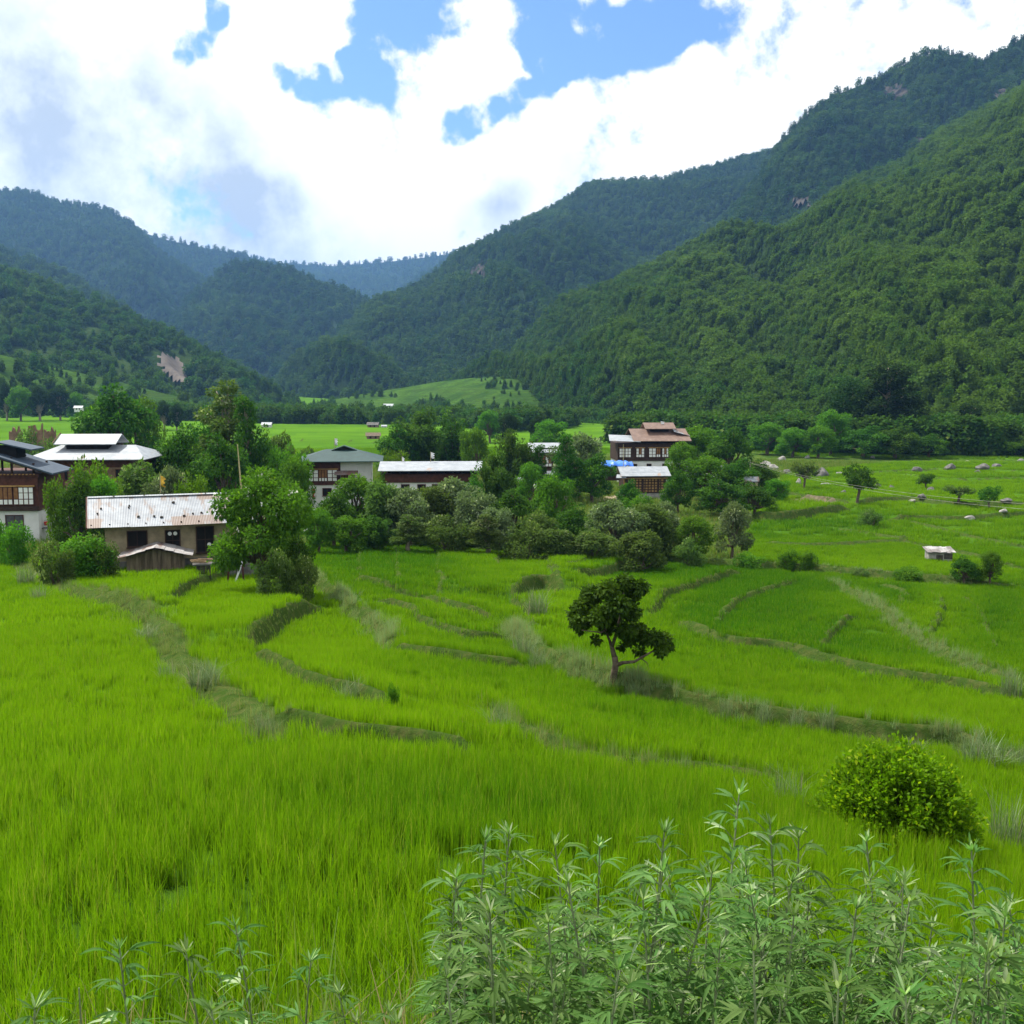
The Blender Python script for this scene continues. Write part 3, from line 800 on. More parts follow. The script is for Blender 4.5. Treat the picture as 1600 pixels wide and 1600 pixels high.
CRAG = plain('crag_rock', (.060, .054, .048), .95, .0, var=.45, scale=.12, bump=1.0, bscale=.3)
for key, lst in ROCKS.items():
    P_h, nf_h = GRIDS[key]; ax, ay = project(P_h[..., 0], P_h[..., 1], P_h[..., 2]); jg = (N1.fbm(ax * .2, ay * .2, 3) - .5) * 1.6
    for cx, cy, rx, ry in lst:
        dd = ((ax - cx) / rx) ** 2 + ((ay - cy) / ry) ** 2 + jg
        ii = np.nonzero(dd[:nf_h - 1, :-1] < 1)
        if len(ii[0]) < 3: continue
        gi = np.arange(P_h.shape[0] * P_h.shape[1]).reshape(P_h.shape[:2])
        q = np.stack([gi[ii], gi[ii[0], ii[1] + 1], gi[ii[0] + 1, ii[1] + 1], gi[ii[0] + 1, ii[1]]], -1)
        u, inv = np.unique(q, return_inverse=True)
        sv = P_h.reshape(-1, 3)[u] + np.array([0, -1.5, 1.5]) + np.random.default_rng(3).normal(size=(len(u), 3)) * 1.5
        tag(link('crag', mesh_np('crag', sv, inv.reshape(-1, 4), CRAG, False)), 'bare brown rock face among the forest', kind='structure')

# line of trees where the valley floor meets the hills (too far to count)
rg = np.random.default_rng(5)
n = 6500
tx = rg.uniform(-100, 1700, n)
ed = np.interp(tx, [-100, 0, 120, 200, 420, 520, 640, 760, 850, 950, 1050, 1200, 1400, 1700], [652, 651, 650, 655, 662, 663, 664, 672, 680, 692, 698, 706, 712, 716])
ty = ed - np.abs(rg.normal(size=n)) * np.interp(tx, [0, 450, 700, 1200, 1700], [5, 4, 8, 9, 9])
ok = ty > 640
pos = []
for a, b in zip(tx[ok], ty[ok]):
    x, y = ground_hit(a, b); pos.append((x, y))
pos = np.array(pos); z = base_z(pos[:, 0], pos[:, 1])
k = (N2.fbm(pos[:, 0] * .02, pos[:, 1] * .02, 2) > .40) & ((rg.random(len(pos)) < .35) | (tx[ok] < 470) | (tx[ok] > 860))
pos = np.column_stack([pos, z - .5])[k]; n = len(pos)
hh = 6.5 * (.5 + .9 * rg.random(n)) * np.where(pos[:, 0] > 0, 1.15, 1)
scatter('forest', pos, rg.random(n) * 6.28, np.stack([hh, hh, hh], 1), rg.integers(0, 4, n), np.clip(.12 + rg.normal(size=n) * .15, 0, 1), SRC_A,
        'dark belt of trees where the valley floor meets the hills', 'forest')

# ---------------------------------------------------------------- rice
t = NT('rice_blades')
tin = t.attr('tint', 'INSTANCER'); rnd = t.attr('rnd')
c = t.mix(tin, (.150, .305, .003), (.027, .140, .003))
c = t.mix(t.math('MULTIPLY', rnd, .4), c, (.21, .34, .010))
c = t.mix(t.math('MULTIPLY', t.ramp(rnd, .95, .98), .5), c, (.30, .28, .07))
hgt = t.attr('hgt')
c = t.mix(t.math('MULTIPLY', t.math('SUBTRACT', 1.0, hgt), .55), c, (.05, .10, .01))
dn = t.bsdf(c, .7, .03)
tr = t.n('ShaderNodeBsdfTranslucent', {'Color': t.mix(1.0, c, (1.35, 1.35, .6), 'MULTIPLY')}).outputs[0]
RICE = t.end(t.n('ShaderNodeMixShader', {0: .5, 1: dn, 2: tr}).outputs[0])

def tuft(seed, n, spread, h, w, lean=.22, mat=None, seg=3, hv=.3, heads=0, curve=1.0):
    rg = np.random.default_rng(seed)
    V, Q, rnd, hg = [], [], [], []
    for i in range(n):
        a = rg.random() * 6.283; q = spread * rg.random() ** .5
        b = np.array([math.cos(a) * q, math.sin(a) * q, 0])
        la = rg.random() * 6.283; ln = lean * abs(rg.normal()) * h
        hh = h * (1 - hv + 2 * hv * rg.random())
        side = np.array([math.cos(la + 1.57), math.sin(la + 1.57), 0]) if rg.random() < .6 else np.array([math.cos(a), math.sin(a), 0])
        n0 = len(V); rv = rg.random()
        for s in range(seg + 1):
            t_ = s / seg
            c = b + np.array([math.cos(la), math.sin(la), 0]) * ln * t_ ** (1 + curve) + np.array([0, 0, hh * (t_ - .12 * curve * t_ ** 3)])
            ww = w * (1 - t_ ** 1.6) * .5 + w * .06
            V += [c - side * ww, c + side * ww]; hg += [t_, t_]
            if s < seg: Q.append((n0 + 2 * s, n0 + 2 * s + 1, n0 + 2 * s + 3, n0 + 2 * s + 2)); rnd.append(rv)
    return mesh_np('tuft_source', np.array(V), np.array(Q), mat, True, {'rnd': rnd, 'hgt': hg})
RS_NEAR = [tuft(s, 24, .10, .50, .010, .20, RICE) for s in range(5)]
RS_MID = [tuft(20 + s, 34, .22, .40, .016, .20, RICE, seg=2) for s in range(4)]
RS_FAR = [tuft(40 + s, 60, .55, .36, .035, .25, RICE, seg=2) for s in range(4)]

def wedge(n, r0, r1, rg, half=31):
    r = np.sqrt(rg.uniform(r0 * r0, r1 * r1, n)); th = np.radians(rg.uniform(-half, half, n))
    return r * np.sin(th), r * np.cos(th)
def rice_zone(r0, r1, per, src, rg, s0=1.0, name='rice_plants', label='', lim=.33):
    n = int(per * math.radians(62) / 2 * (r1 * r1 - r0 * r0))
    X, Y = wedge(n, r0, r1, rg)
    dz, mk = bund_eval(X, Y)
    Z = base_z(X, Y) + dz + (N2.fbm(X * .11, Y * .11, 3) - .5) * .35 * np.clip(np.hypot(X, Y) / 25, .15, 1)
    px, py = project(X, Y, Z)
    ok = (mk < lim) & ~is_village(px, py) & (px > -40) & (px < 1640)
    th = N3.fbm(X * .6, Y * .6, 3)
    ok &= rg.random(n) < np.clip((th - .22) * 6, .25 if r1 < 60 else 1, 1)
    X, Y, Z, px, py, mk = (a[ok] for a in (X, Y, Z, px, py, mk))
    m = len(X)
    ti = np.clip(tint_at(X, Y, px, py) * 1.15 + rg.normal(size=m) * .12, 0, 1)
    sc = s0 * (.85 + .3 * rg.random(m)) * (.86 + .26 * N1.fbm(X * .25, Y * .25, 3))
    scatter(name, np.stack([X, Y, Z - .02], 1), rg.random(m) * 6.28, np.stack([s0 * np.ones(m), s0 * np.ones(m), sc], 1), rg.integers(0, len(src), m), ti, src, label, 'rice')
    return m
rg = np.random.default_rng(11)
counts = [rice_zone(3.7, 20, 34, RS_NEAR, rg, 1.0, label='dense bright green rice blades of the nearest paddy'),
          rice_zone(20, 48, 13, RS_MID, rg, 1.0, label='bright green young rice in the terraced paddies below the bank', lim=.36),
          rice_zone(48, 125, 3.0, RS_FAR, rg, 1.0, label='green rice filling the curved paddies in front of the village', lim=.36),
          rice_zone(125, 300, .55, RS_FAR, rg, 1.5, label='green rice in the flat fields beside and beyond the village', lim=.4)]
print('rice', counts, 'forest A', nA)

# ---------------------------------------------------------------- bund grass and weeds
t = NT('bund_grass_blades')
tin = t.attr('tint', 'INSTANCER'); rnd = t.attr('rnd')
c = t.mix(tin, (.115, .19, .025), (.24, .34, .17))
c = t.mix(t.math('MULTIPLY', rnd, .4), c, (.075, .14, .02))
c = t.mix(t.ramp(rnd, .82, .9), c, (.26, .22, .10))
dn = t.bsdf(c, .8, .03)
tr = t.n('ShaderNodeBsdfTranslucent', {'Color': t.mix(1.0, c, (1.2, 1.25, .7), 'MULTIPLY')}).outputs[0]
BG = t.end(t.n('ShaderNodeMixShader', {0: .45, 1: dn, 2: tr}).outputs[0])
BS = [tuft(60 + s, 26, .16, .5, .012, .5, BG, seg=3, hv=.45) for s in range(4)]
WD = [tuft(70 + s, 34, .25, .75, .014, .45, BG, seg=3, hv=.45) for s in range(4)]
BF = [tuft(80 + s, 34, .35, .55, .035, .5, BG, seg=2, hv=.45) for s in range(4)]
rg = np.random.default_rng(21)
P_, S_, I_, T_ = [], [], [], []
for W, w, rh, st, kd in BW:
    seg = np.hypot(*(W[1:] - W[:-1]).T); cum = np.concatenate([[0], np.cumsum(seg)]); L = cum[-1]
    dist = np.hypot(W[:, 0], W[:, 1]).mean()
    dens = {'g': 9, 'd': 14, 'w': 20, 's': 22, 'l': 5}[kd] * (1 if dist < 55 else .55 if dist < 130 else .3)
    n = int(L * dens)
    a = rg.random(n) * L
    x = np.interp(a, cum, W[:, 0]); y = np.interp(a, cum, W[:, 1])
    off = rg.normal(size=(n, 2)) * w * {'g': .3, 'd': .35, 'w': .9, 's': .75, 'l': 1.0}[kd]
    x += off[:, 0]; y += off[:, 1]
    keep = rg.random(n) < {'g': .55, 'd': .8, 'w': 1, 's': 1, 'l': .6}[kd] * np.clip((N1.fbm(x * .5, y * .5, 2) - .25) * 3, .15, 1)
    x, y = x[keep], y[keep]; n = len(x)
    P_.append(np.stack([x, y], 1))
    big = {'g': .26, 'd': .27, 'w': .42, 's': .58, 'l': .45}[kd] * (1 if dist < 75 else .8)
    S_.append(big * (.5 + .8 * rg.random(n) ** 1.5) * (.6 + .8 * N2.fbm(x * .3, y * .3, 2)))
    I_.append(rg.integers(0, 4, n) + (4 if kd in 'ws' else 0) if dist < 75 else rg.integers(8, 12, n))
    T_.append(np.clip({'g': .25, 'd': .05, 'w': .35, 's': .85, 'l': .3}[kd] + rg.normal(size=n) * .2, 0, 1))
xy = np.concatenate(P_); s = np.concatenate(S_); ix = np.concatenate(I_); ti = np.concatenate(T_)
z = ground_z(xy[:, 0], xy[:, 1])
scatter('bund_grass', np.column_stack([xy, z - .03]), rg.random(len(xy)) * 6.28, s, ix, ti, BS + WD + BF, 'grey-green and straw coloured grass on the bunds between paddies', 'grass')
print('bund', len(xy))
# rough grass around the houses
n = 26000
X, Y = wedge(n, 55, 260, rg)
Z = ground_z(X, Y); px, py = project(X, Y, Z)
ok = is_village(px, py) | is_village(px, py + 6)
X, Y, Z = X[ok], Y[ok], Z[ok]; m = len(X)
scatter('rough_grass', np.stack([X, Y, Z - .03], 1), rg.random(m) * 6.28, .7 + .8 * rg.random(m), rg.integers(8, 12, m), np.clip(rg.normal(size=m) * .15 + .05, 0, 1), BS + WD + BF, 'rough green grass growing between the village houses and trees', 'grass')
# flower-like seedheads and yellow grass at the near edge
n = 1500
X, Y = wedge(n, 2.0, 5.0, rg, 34)
Z = ground_z(X, Y)
scatter('bank_grass', np.stack([X, Y, Z - .02], 1), rg.random(n) * 6.28, .5 + .5 * rg.random(n), rg.integers(0, 8, n), np.clip(rg.normal(size=n) * .12, 0, 1), BS + WD + BF, 'tangled yellow-green grass on the near bank below the weeds', 'grass')
# ================================================================ TREES AND SHRUBS
BARK = plain('bark', (.11, .085, .06), .95, .1, var=.4, scale=6, bump=.6, bscale=14)
PALEBARK = plain('pale_bark', (.26, .22, .16), .95, .1, var=.3, scale=6, bump=.4, bscale=14)
L_DARK = leaf_mat('dark_leaves', (.020, .072, .007), (.066, .160, .013), (.14, .26, .025), trans=.38)
L_MID = leaf_mat('green_leaves', (.040, .125, .009), (.100, .225, .014), (.18, .33, .03), trans=.42)
L_OLIVE = leaf_mat('grey_green_leaves', (.042, .088, .016), (.115, .180, .038), (.32, .37, .19), trans=.42)
L_SILV = leaf_mat('silvery_leaves', (.070, .120, .040), (.17, .23, .11), (.46, .52, .34), trans=.4)
L_BAM = leaf_mat('bamboo_leaves', (.030, .085, .010), (.075, .155, .018), (.14, .22, .04), trans=.42)
L_YEL = leaf_mat('yellow_green_leaves', (.055, .135, .010), (.115, .225, .014), (.20, .30, .02), trans=.45)
L_BUSH = leaf_mat('bright_bush_leaves', (.060, .185, .005), (.150, .330, .006), (.28, .44, .012), trans=.5, rough=.5, spec=.15)
L_LONE = leaf_mat('lone_tree_leaves', (.024, .058, .005), (.055, .110, .008), (.13, .20, .02), trans=.3, spec=.12)
L_DEEP = leaf_mat('deep_forest_leaves', (.008, .026, .005), (.026, .060, .009), (.06, .11, .016), trans=.3)
BLOS = plain('white_blossom', (.75, .74, .66), .7, .2, var=.1)

def root0(name): 
    return empty(name, (0, 0, 0))
PROTOS = []
def make_tree(name, kind, seed, H=8.0, Wd=6.0, n=4500, leaf=.34, mat=None, bark=None, blossoms=0):
    """real-size tree: trunk and limbs in one mesh, crown of leaf faces in another"""
    rg = np.random.default_rng(seed); R = root0(name)
    cl = []; tb = MB(); bark = bark or BARK
    def limb(p, q, r0, r1, wob=.12):
        p, q = np.array(p, float), np.array(q, float); L = np.linalg.norm(q - p)
        pts = [p + (q - p) * t_ + (rg.normal(size=3) * wob * L * math.sin(math.pi * t_) * .5) for t_ in np.linspace(0, 1, 5)]
        tb.tube(pts, [r0 + (r1 - r0) * t_ for t_ in np.linspace(0, 1, 5)], 6)
    if kind == 'round':
        hb = H * .22
        k = 24; lop = rg.uniform(.85, 1.15)
        for i in range(k):
            a = 2.4 * i + rg.random() * .6; q = (i / k) ** .5 * Wd * .36
            z = H * (.84 - .42 * (q / (Wd * .36)) ** 2 * rg.uniform(.35, 1.25)) - H * .08 * rg.random()
            r = Wd * rg.uniform(.085, .17)
            q *= rg.uniform(.75, 1.3); z += H * rg.normal() * .035
            cl.append((math.cos(a) * q * lop, math.sin(a) * q / lop, z, r, r, r * rg.uniform(.6, .9)))
        for i in range(13):
            a = rg.random() * 6.28; q = Wd * rg.uniform(.18, .42); z = H * rg.uniform(.2, .48); r = Wd * rg.uniform(.07, .14)
            cl.append((math.cos(a) * q, math.sin(a) * q, z, r, r, r * .8))
        limb((0, 0, -.4), (0, 0, hb), Wd * .045, Wd * .035, .04)
        for c in cl[::2]: limb((0, 0, hb), (c[0] * .8, c[1] * .8, c[2]), Wd * .025, Wd * .006)
    elif kind == 'shrub':
        for i in range(17):
            a = rg.random() * 6.28; q = Wd * .38 * rg.random() ** .6
            z = H * rg.uniform(.2, .86) * (1 - .35 * (q / (Wd * .4)) ** 2); r = Wd * rg.uniform(.09, .18)
            cl.append((math.cos(a) * q, math.sin(a) * q, z, r, r, r * rg.uniform(.8, 1.3)))
        for c in cl[::2]: limb((rg.normal() * .2, rg.normal() * .2, -.3), (c[0] * .8, c[1] * .8, c[2]), Wd * .014, Wd * .005)
    elif kind == 'plume':                      # arching bamboo culms
        for i in range(17):
            a = rg.random() * 6.28; q = Wd * .40 * rg.random() ** .7; hh = H * (.97 - .45 * (q / (Wd * .42)) ** 1.6) * rg.uniform(.82, 1.0)
            b = np.array([math.cos(a), math.sin(a), 0])
            pts = [b * (.25 * q) * 1.0 + np.array([0, 0, -.3])]
            for t_ in (.3, .55, .75, .9, 1.0): pts.append(b * (q * (.25 + .75 * t_ ** 2)) + np.array([0, 0, hh * (t_ - .10 * t_ ** 4)]))
            tb.tube(pts, [.06, .055, .045, .035, .02, .01], 5)
            for t_ in np.linspace(.35, 1.03, 8):
                rr_ = Wd * .085 * (1.25 - .45 * t_) * rg.uniform(.7, 1.3)
                c = b * (q * (.25 + .8 * t_ ** 2)) + np.array([0, 0, hh * (t_ - .10 * t_ ** 4)])
                cl.append((*(c + rg.normal(size=3) * Wd * .03), rr_, rr_, rr_ * 1.0))
    elif kind == 'tall':                       # tall narrow irregular tree with a bare lower trunk
        limb((0, 0, -.4), (rg.normal() * .2, 0, H * .86), Wd * .055, Wd * .012, .03)
        for i in range(20):
            t_ = .28 + .68 * (i / 19); a = 2.4 * i + rg.random(); q = Wd * .34 * (1.1 - t_ * .75) * rg.uniform(.5, 1.2)
            r = Wd * .17 * (1.25 - .6 * t_) * rg.uniform(.7, 1.2)
            c = (math.cos(a) * q, math.sin(a) * q, H * t_)
            cl.append((*c, r, r, r * .62)); limb((0, 0, H * t_ * .85), (c[0] * .9, c[1] * .9, c[2]), Wd * .016, Wd * .005)
    elif kind == 'open':                       # small field tree: bare forked trunk, umbrella of clumps
        limb((0, 0, -.3), (.15 * Wd * .3, 0, H * .38), Wd * .045, Wd * .035, .1)
        for i in range(11):
            a = 2.4 * i + rg.random() * .5; q = Wd * .38 * ((i + .3) / 11) ** .5; z = H * rg.uniform(.5, .86) * (1 - .18 * q / Wd)
            r = Wd * rg.uniform(.11, .17)
            cl.append((math.cos(a) * q, math.sin(a) * q, z, r, r, r * .75)); limb((.045 * Wd, 0, H * .36), (cl[-1][0] * .9, cl[-1][1] * .9, z), Wd * .02, Wd * .006)
    V, Q, rnd = crown_np(cl, n, leaf, rg, wid=.55, shell=.5)
    tk = tb.build('trunk', bark, R, True)
    link('crown', mesh_np('crown', V, Q, mat, False, {'rnd': rnd}), R)
    if blossoms:
        sel = rg.choice(len(rnd), blossoms, replace=False)
        C = V.reshape(-1, 4, 3)[sel, 2]; d = C - C.mean(0); d /= np.linalg.norm(d, axis=1)[:, None]
        k2 = (d[:, 2] > -.3); C = C[k2] + d[k2] * .1; bb = []; bq = []
        for c in C:
            for j in range(5):
                D = rg.normal(size=3); D /= np.linalg.norm(D); D = D[None]
                v, q_ = leaves_np(c[None], D, .16, .10, rg); bq.append(np.arange(4) + len(bb) * 4); bb.append(v)
        link('blossoms', mesh_np('blossoms', np.concatenate(bb), np.array(bq), BLOS), R)
    R['_h'] = H; R['_w'] = Wd; R['_u'] = 0
    PROTOS.append(R)
    return R

def place_tree(proto, px, top, Y, wpx, label, cat='tree', group=None, base=None, rz=None, sink=.1):
    """stand a copy at depth Y under photo column px, as tall as row top, about wpx wide"""
    if base is not None:
        x, y = ground_hit(px, base, ground_z); Y = y
    if 490 < px < 1120 and Y < 112 and top > 740: top -= 7; wpx *= 1.02
    x = at(px, top, Y).x; y = Y
    z = gz(x, y); tp = at(px, top, Y)
    h = max(.4, tp.z - z + sink)
    w = wpx / F * math.hypot(x, y) / math.cos(math.atan2(abs(x), y)) * math.cos(math.atan2(abs(x), y))
    if proto['_u'] == 0: o = proto; 
    else: o = copy_tree(proto)
    proto['_u'] = 1 if proto['_u'] == 0 else proto['_u'] + 1
    if o is not proto and '_u' in o: pass
    o.location = (x, y, z - sink)
    sx = w / proto['_w'] * 1.08
    o.scale = (sx, sx, h / proto['_h'] * 1.12)
    o.rotation_euler = (0, 0, random.random() * 6.28 if rz is None else rz)
    tag(o, label, cat, group)
    if group is None and 'group' in o: del o['group']
    return o

DENSE = [make_tree('broadleaf_tree', 'round', 1, 8, 7, 6500, .34, L_DARK), make_tree('broadleaf_tree', 'round', 2, 8, 7, 6500, .34, L_MID)]
OLIVE = [make_tree('grey_green_tree', 'shrub', 3, 6, 5, 5500, .30, L_OLIVE), make_tree('grey_green_tree', 'round', 4, 6, 5, 5500, .28, L_SILV), make_tree('grey_green_tree', 'shrub', 14, 6, 5, 5500, .28, L_SILV)]
BAMBOO = [make_tree('bamboo_clump', 'plume', 5, 9, 8, 11000, .34, L_BAM), make_tree('bamboo_clump', 'plume', 6, 9, 7, 10000, .34, L_DARK)]
TALL = [make_tree('tall_tree', 'tall', 7, 12, 7, 6500, .36, L_DARK, PALEBARK), make_tree('tall_tree', 'tall', 8, 12, 7, 6500, .36, L_OLIVE, PALEBARK)]
OPEN = [make_tree('field_tree', 'open', 9, 4, 4, 2200, .26, L_DARK), make_tree('field_tree', 'open', 10, 4, 4, 1800, .26, L_OLIVE)]
SHRUB = [make_tree('shrub', 'shrub', 11, 2.5, 3, 3500, .16, L_MID), make_tree('shrub', 'shrub', 12, 2.5, 3, 3500, .16, L_OLIVE), make_tree('shrub', 'shrub', 13, 2.5, 3, 3500, .17, L_YEL)]
WHITE = make_tree('blossoming_tree', 'round', 15, 7, 7, 13000, .26, L_MID, blossoms=60)
BIG = make_tree('giant_tree', 'round', 16, 20, 18, 14000, .6, L_DEEP, PALEBARK)
D0, D1 = DENSE; O0, O1, O2 = OLIVE; B0, B1 = BAMBOO; T0, T1 = TALL; P0, P1 = OPEN; S0, S1, S2 = SHRUB
pt = place_tree
# --- left part
pt(WHITE, 404, 742, 64, 158, 'round dark green tree with scattered white blossoms standing beside the long mud farmhouse')
pt(D0, 180, 610, 176, 120, 'large dark bushy tree behind the white roofed house')
pt(B0, 150, 622, 182, 80, 'dark green bamboo clump left of the large bushy tree behind the white roof', 'bamboo')
pt(D1, 222, 618, 190, 60, 'small round green tree at the right shoulder of the large bushy tree')
pt(T1, 352, 618, 132, 120, 'tall pale crested tree rising above the long farmhouse roof')
pt(T0, 385, 640, 128, 80, 'tall reddish dark tree just right of the pale crested tree')
pt(B1, 315, 640, 138, 90, 'dark bamboo clump left of the tall pale crested tree', 'bamboo')
pt(D0, 275, 672, 128, 85, 'dark tree between the white roofed house and the tall trees')
pt(D0, 350, 685, 118, 90, 'low dark tree under the tall pale crested tree')
pt(B1, 412, 668, 136, 60, 'small dark bamboo right of the tall trees', 'bamboo')
pt(O0, 437, 664, 150, 56, 'thin wispy tree in front of the far bright field')
pt(O0, 478, 690, 160, 44, 'small brownish bush just left of the teal roof', 'bush')
pt(S2, 445, 690, 128, 70, 'light green bush left of the teal roofed house', 'bush')
pt(D1, 460, 712, 112, 60, 'green tree in front of the left end of the teal roofed house')
pt(O0, 212, 706, 100, 90, 'grey-green bushy tree behind the long farmhouse')
pt(S2, 146, 712, 92, 80, 'yellow-green bush in front of the white sheet roof', 'bush')
pt(O1, 262, 728, 96, 60, 'pale shrubby tree behind the middle of the long mud farmhouse roof')
pt(S2, 300, 735, 94, 60, 'yellow-green bush behind the right end of the long farmhouse roof', 'bush')
pt(D0, 120, 748, 86, 70, 'dark tree between the traditional house and the long farmhouse')
pt(S2, 92, 742, 92, 50, 'yellow-green bush beside the corner of the traditional house', 'bush')
pt(D1, 160, 742, 88, 60, 'green tree touching the left gable of the long farmhouse')
pt(S1, 50, 674, 190, 60, 'grey-green shrub in front of the ruined mud walls', 'bush')
pt(S1, 84, 690, 170, 60, 'low shrub growing below the ruined mud walls', 'bush')
pt(S0, 120, 830, 64, 100, 'large leafy bush at the corner of the field left of the plank shed', 'bush')
pt(S1, 155, 838, 65, 60, 'grey-green bush touching the left side of the plank shed', 'bush')
pt(S1, 85, 848, 62, 60, 'grey-green bush under the white annex', 'bush')
pt(S0, 22, 812, 76, 55, 'green bush in front of the traditional house door', 'bush')
pt(S0, -5, 800, 78, 40, 'leafy bush at the left wall of the traditional house', 'bush')
pt(D0, 462, 842, 62, 64, 'dark broad leaved bush right of the blossoming tree', 'bush')
pt(S1, 425, 862, 60, 60, 'pale grey-green bush below the blossoming tree', 'bush')
pt(S1, 470, 872, 60, 50, 'silvery bush at the field corner below the blossoming tree', 'bush')
# --- middle belt
pt(B0, 655, 634, 200, 110, 'large bright topped bamboo clump behind the long white roof', 'bamboo')
pt(B1, 708, 640, 205, 90, 'dark bamboo clump behind the right end of the long white roof', 'bamboo')
pt(D0, 625, 668, 196, 70, 'dark bushy tree beside the large bamboo clump')
pt(S2, 615, 700, 165, 60, 'yellow-green bush between the teal roof and the long white roof', 'bush')
pt(D1, 742, 668, 185, 50, 'round green tree at the right foot of the bamboo clumps')
pt(B0, 800, 668, 158, 85, 'tall feathery green bamboo between the long white roof and the small white roof', 'bamboo')
pt(B0, 770, 700, 128, 80, 'feathery bamboo right of the long white roof', 'bamboo')
pt(B1, 735, 735, 116, 60, 'dark bamboo overlapping the right end of the long white roof', 'bamboo')
pt(O1, 905, 676, 158, 80, 'greyish flowering tree beside the small white roof')
pt(T0, 885, 690, 150, 60, 'dark tree in front of the small white roof')
pt(D0, 925, 712, 150, 70, 'dark tree left of the blue tarpaulin')
pt(D1, 858, 655, 260, 60, 'round green tree far behind the small white roof')
pt(D1, 556, 748, 104, 90, 'green tree in front of the teal roofed house')
pt(D0, 520, 778, 98, 70, 'dark tree at the left end of the belt below the teal roofed house')
pt(D1, 497, 800, 92, 50, 'green bushy tree at the field edge below the teal roofed house')
pt(O0, 598, 748, 100, 80, 'grey-green tree in the belt below the gap between the two middle houses')
pt(O1, 640, 768, 99, 70, 'silvery tree below the left end of the long white roof')
pt(O0, 672, 755, 103, 80, 'olive green tree below the long white roof')
pt(O1, 706, 752, 105, 85, 'pale silvery tree below the right half of the long white roof')
pt(O2, 745, 770, 100, 70, 'silvery shrubby tree right of the long white roof')
pt(D0, 800, 775, 100, 80, 'dark tree in the gap of the belt below the feathery bamboo')
pt(O2, 775, 795, 96, 60, 'pale bush at the field edge below the feathery bamboo', 'bush')
pt(D1, 862, 748, 108, 70, 'bright green tree rising from the middle of the belt')
pt(O0, 842, 796, 96, 60, 'olive bush in the belt under the bright green tree', 'bush')
pt(D0, 895, 800, 98, 65, 'dark bush left of the big silvery tree', 'bush')
pt(O1, 960, 788, 94, 85, 'big silvery topped tree in front of the timber outbuilding')
pt(O0, 1010, 782, 97, 100, 'large olive green tree right of the silvery topped tree')
pt(O1, 1040, 790, 99, 60, 'silvery tree leaning from the right side of the large olive tree')
pt(D1, 1085, 812, 96, 60, 'green bush at the right end of the tree belt', 'bush')
pt(S1, 1080, 850, 90, 50, 'low grassy shrub below the right end of the tree belt', 'bush')
pt(O1, 1146, 784, 98, 56, 'solitary silvery tree at the corner of the curved paddies')
pt(S0, 1170, 862, 94, 50, 'low bush right of the solitary silvery tree', 'bush')
for px, tp, Y, w, lb in [(540, 815, 93, 50, 'low thicket below the dark tree at the left end of the belt'), (590, 808, 94, 50, 'small bush at the belt foot between the first two field bunds'),
                         (640, 818, 92, 55, 'small bush at the belt foot above the middle field bund'), (700, 815, 92, 60, 'wide low bush at the belt foot above the right field bund'),
                         (760, 822, 91, 60, 'low bush at the belt foot near the looped bund'), (820, 830, 90, 55, 'low bush directly above the looped bund'),
                         (870, 828, 90, 50, 'small bush at the belt foot right of the looped bund'), (925, 828, 90, 55, 'small bush under the big silvery topped tree'), (1000, 832, 88, 60, 'small bush at the foot of the large olive tree')]:
    pt(random.choice([B0, O0, S1, T1, D1]), px, tp + random.uniform(-8, 4), Y, w * 1.35, lb, 'bush')
# --- right cluster round the big house
pt(D1, 1092, 664, 196, 75, 'leafy green tree overlapping the right end of the brown roofed house')
pt(D0, 1140, 672, 188, 80, 'tall dark tree right of the brown roofed house')
pt(D1, 1065, 690, 170, 60, 'green tree in front of the brown roofed house')
pt(D1, 1105, 712, 158, 80, 'green tree right of the timber outbuilding')
pt(D0, 1060, 738, 140, 50, 'dark bush touching the right wall of the timber outbuilding', 'bush')
pt(D0, 1150, 720, 160, 70, 'dark tree in the middle of the right hand tree cluster')
pt(D0, 1185, 722, 164, 60, 'dark tree near the right end of the tree cluster')
pt(D1, 1212, 748, 158, 44, 'round dark bush ending the tree cluster beside the bare soil patch', 'bush')
pt(D0, 1130, 752, 138, 80, 'dark shady bush below the right hand tree cluster', 'bush')
pt(D0, 1180, 758, 140, 60, 'dark shady bush above the dark field bank', 'bush')
pt(D0, 980, 752, 135, 40, 'dark bush below the blue tarpaulin', 'bush')
pt(S0, 1000, 768, 128, 50, 'green bush under the timber outbuilding wall', 'bush')
# --- field trees on the right
pt(P1, 1257, 722, 0, 40, 'small tree standing in front of the largest boulder', base=764)
pt(P0, 1342, 728, 0, 52, 'dark leaning tree on the bund between the small tree and the hut', base=788)
pt(P0, 1448, 740, 0, 27, 'tiny round tree above the dark rock', base=766)
pt(P1, 1498, 758, 0, 42, 'low spreading tree beside the power wires', base=788)
pt(P0, 1546, 760, 0, 33, 'small flat topped tree right of the low spreading tree', base=797)
pt(S1, 1360, 796, 0, 38, 'pale rounded bush on the field bank', 'bush', base=824)
pt(S0, 1232, 855, 0, 34, 'left one of two leafy bushes on the bund under the solitary tree', 'bush', base=890)
pt(S0, 1262, 858, 0, 34, 'leafy bush with drooping leaves on the bund, the one nearer the hut', 'bush', base=890)
pt(S0, 1420, 884, 0, 52, 'dark green shrub on the long bund below the hut', 'bush', base=910)
pt(D0, 1508, 872, 0, 42, 'rounded dark green bush right of the stone hut', 'bush', base=912)
pt(D1, 1549, 860, 0, 38, 'upright dark green bush beside the rounded one right of the stone hut', 'bush', base=912)
pt(S1, 1345, 888, 0, 30, 'low grassy bush on the bund left of the dark shrub', 'bush', base=904)
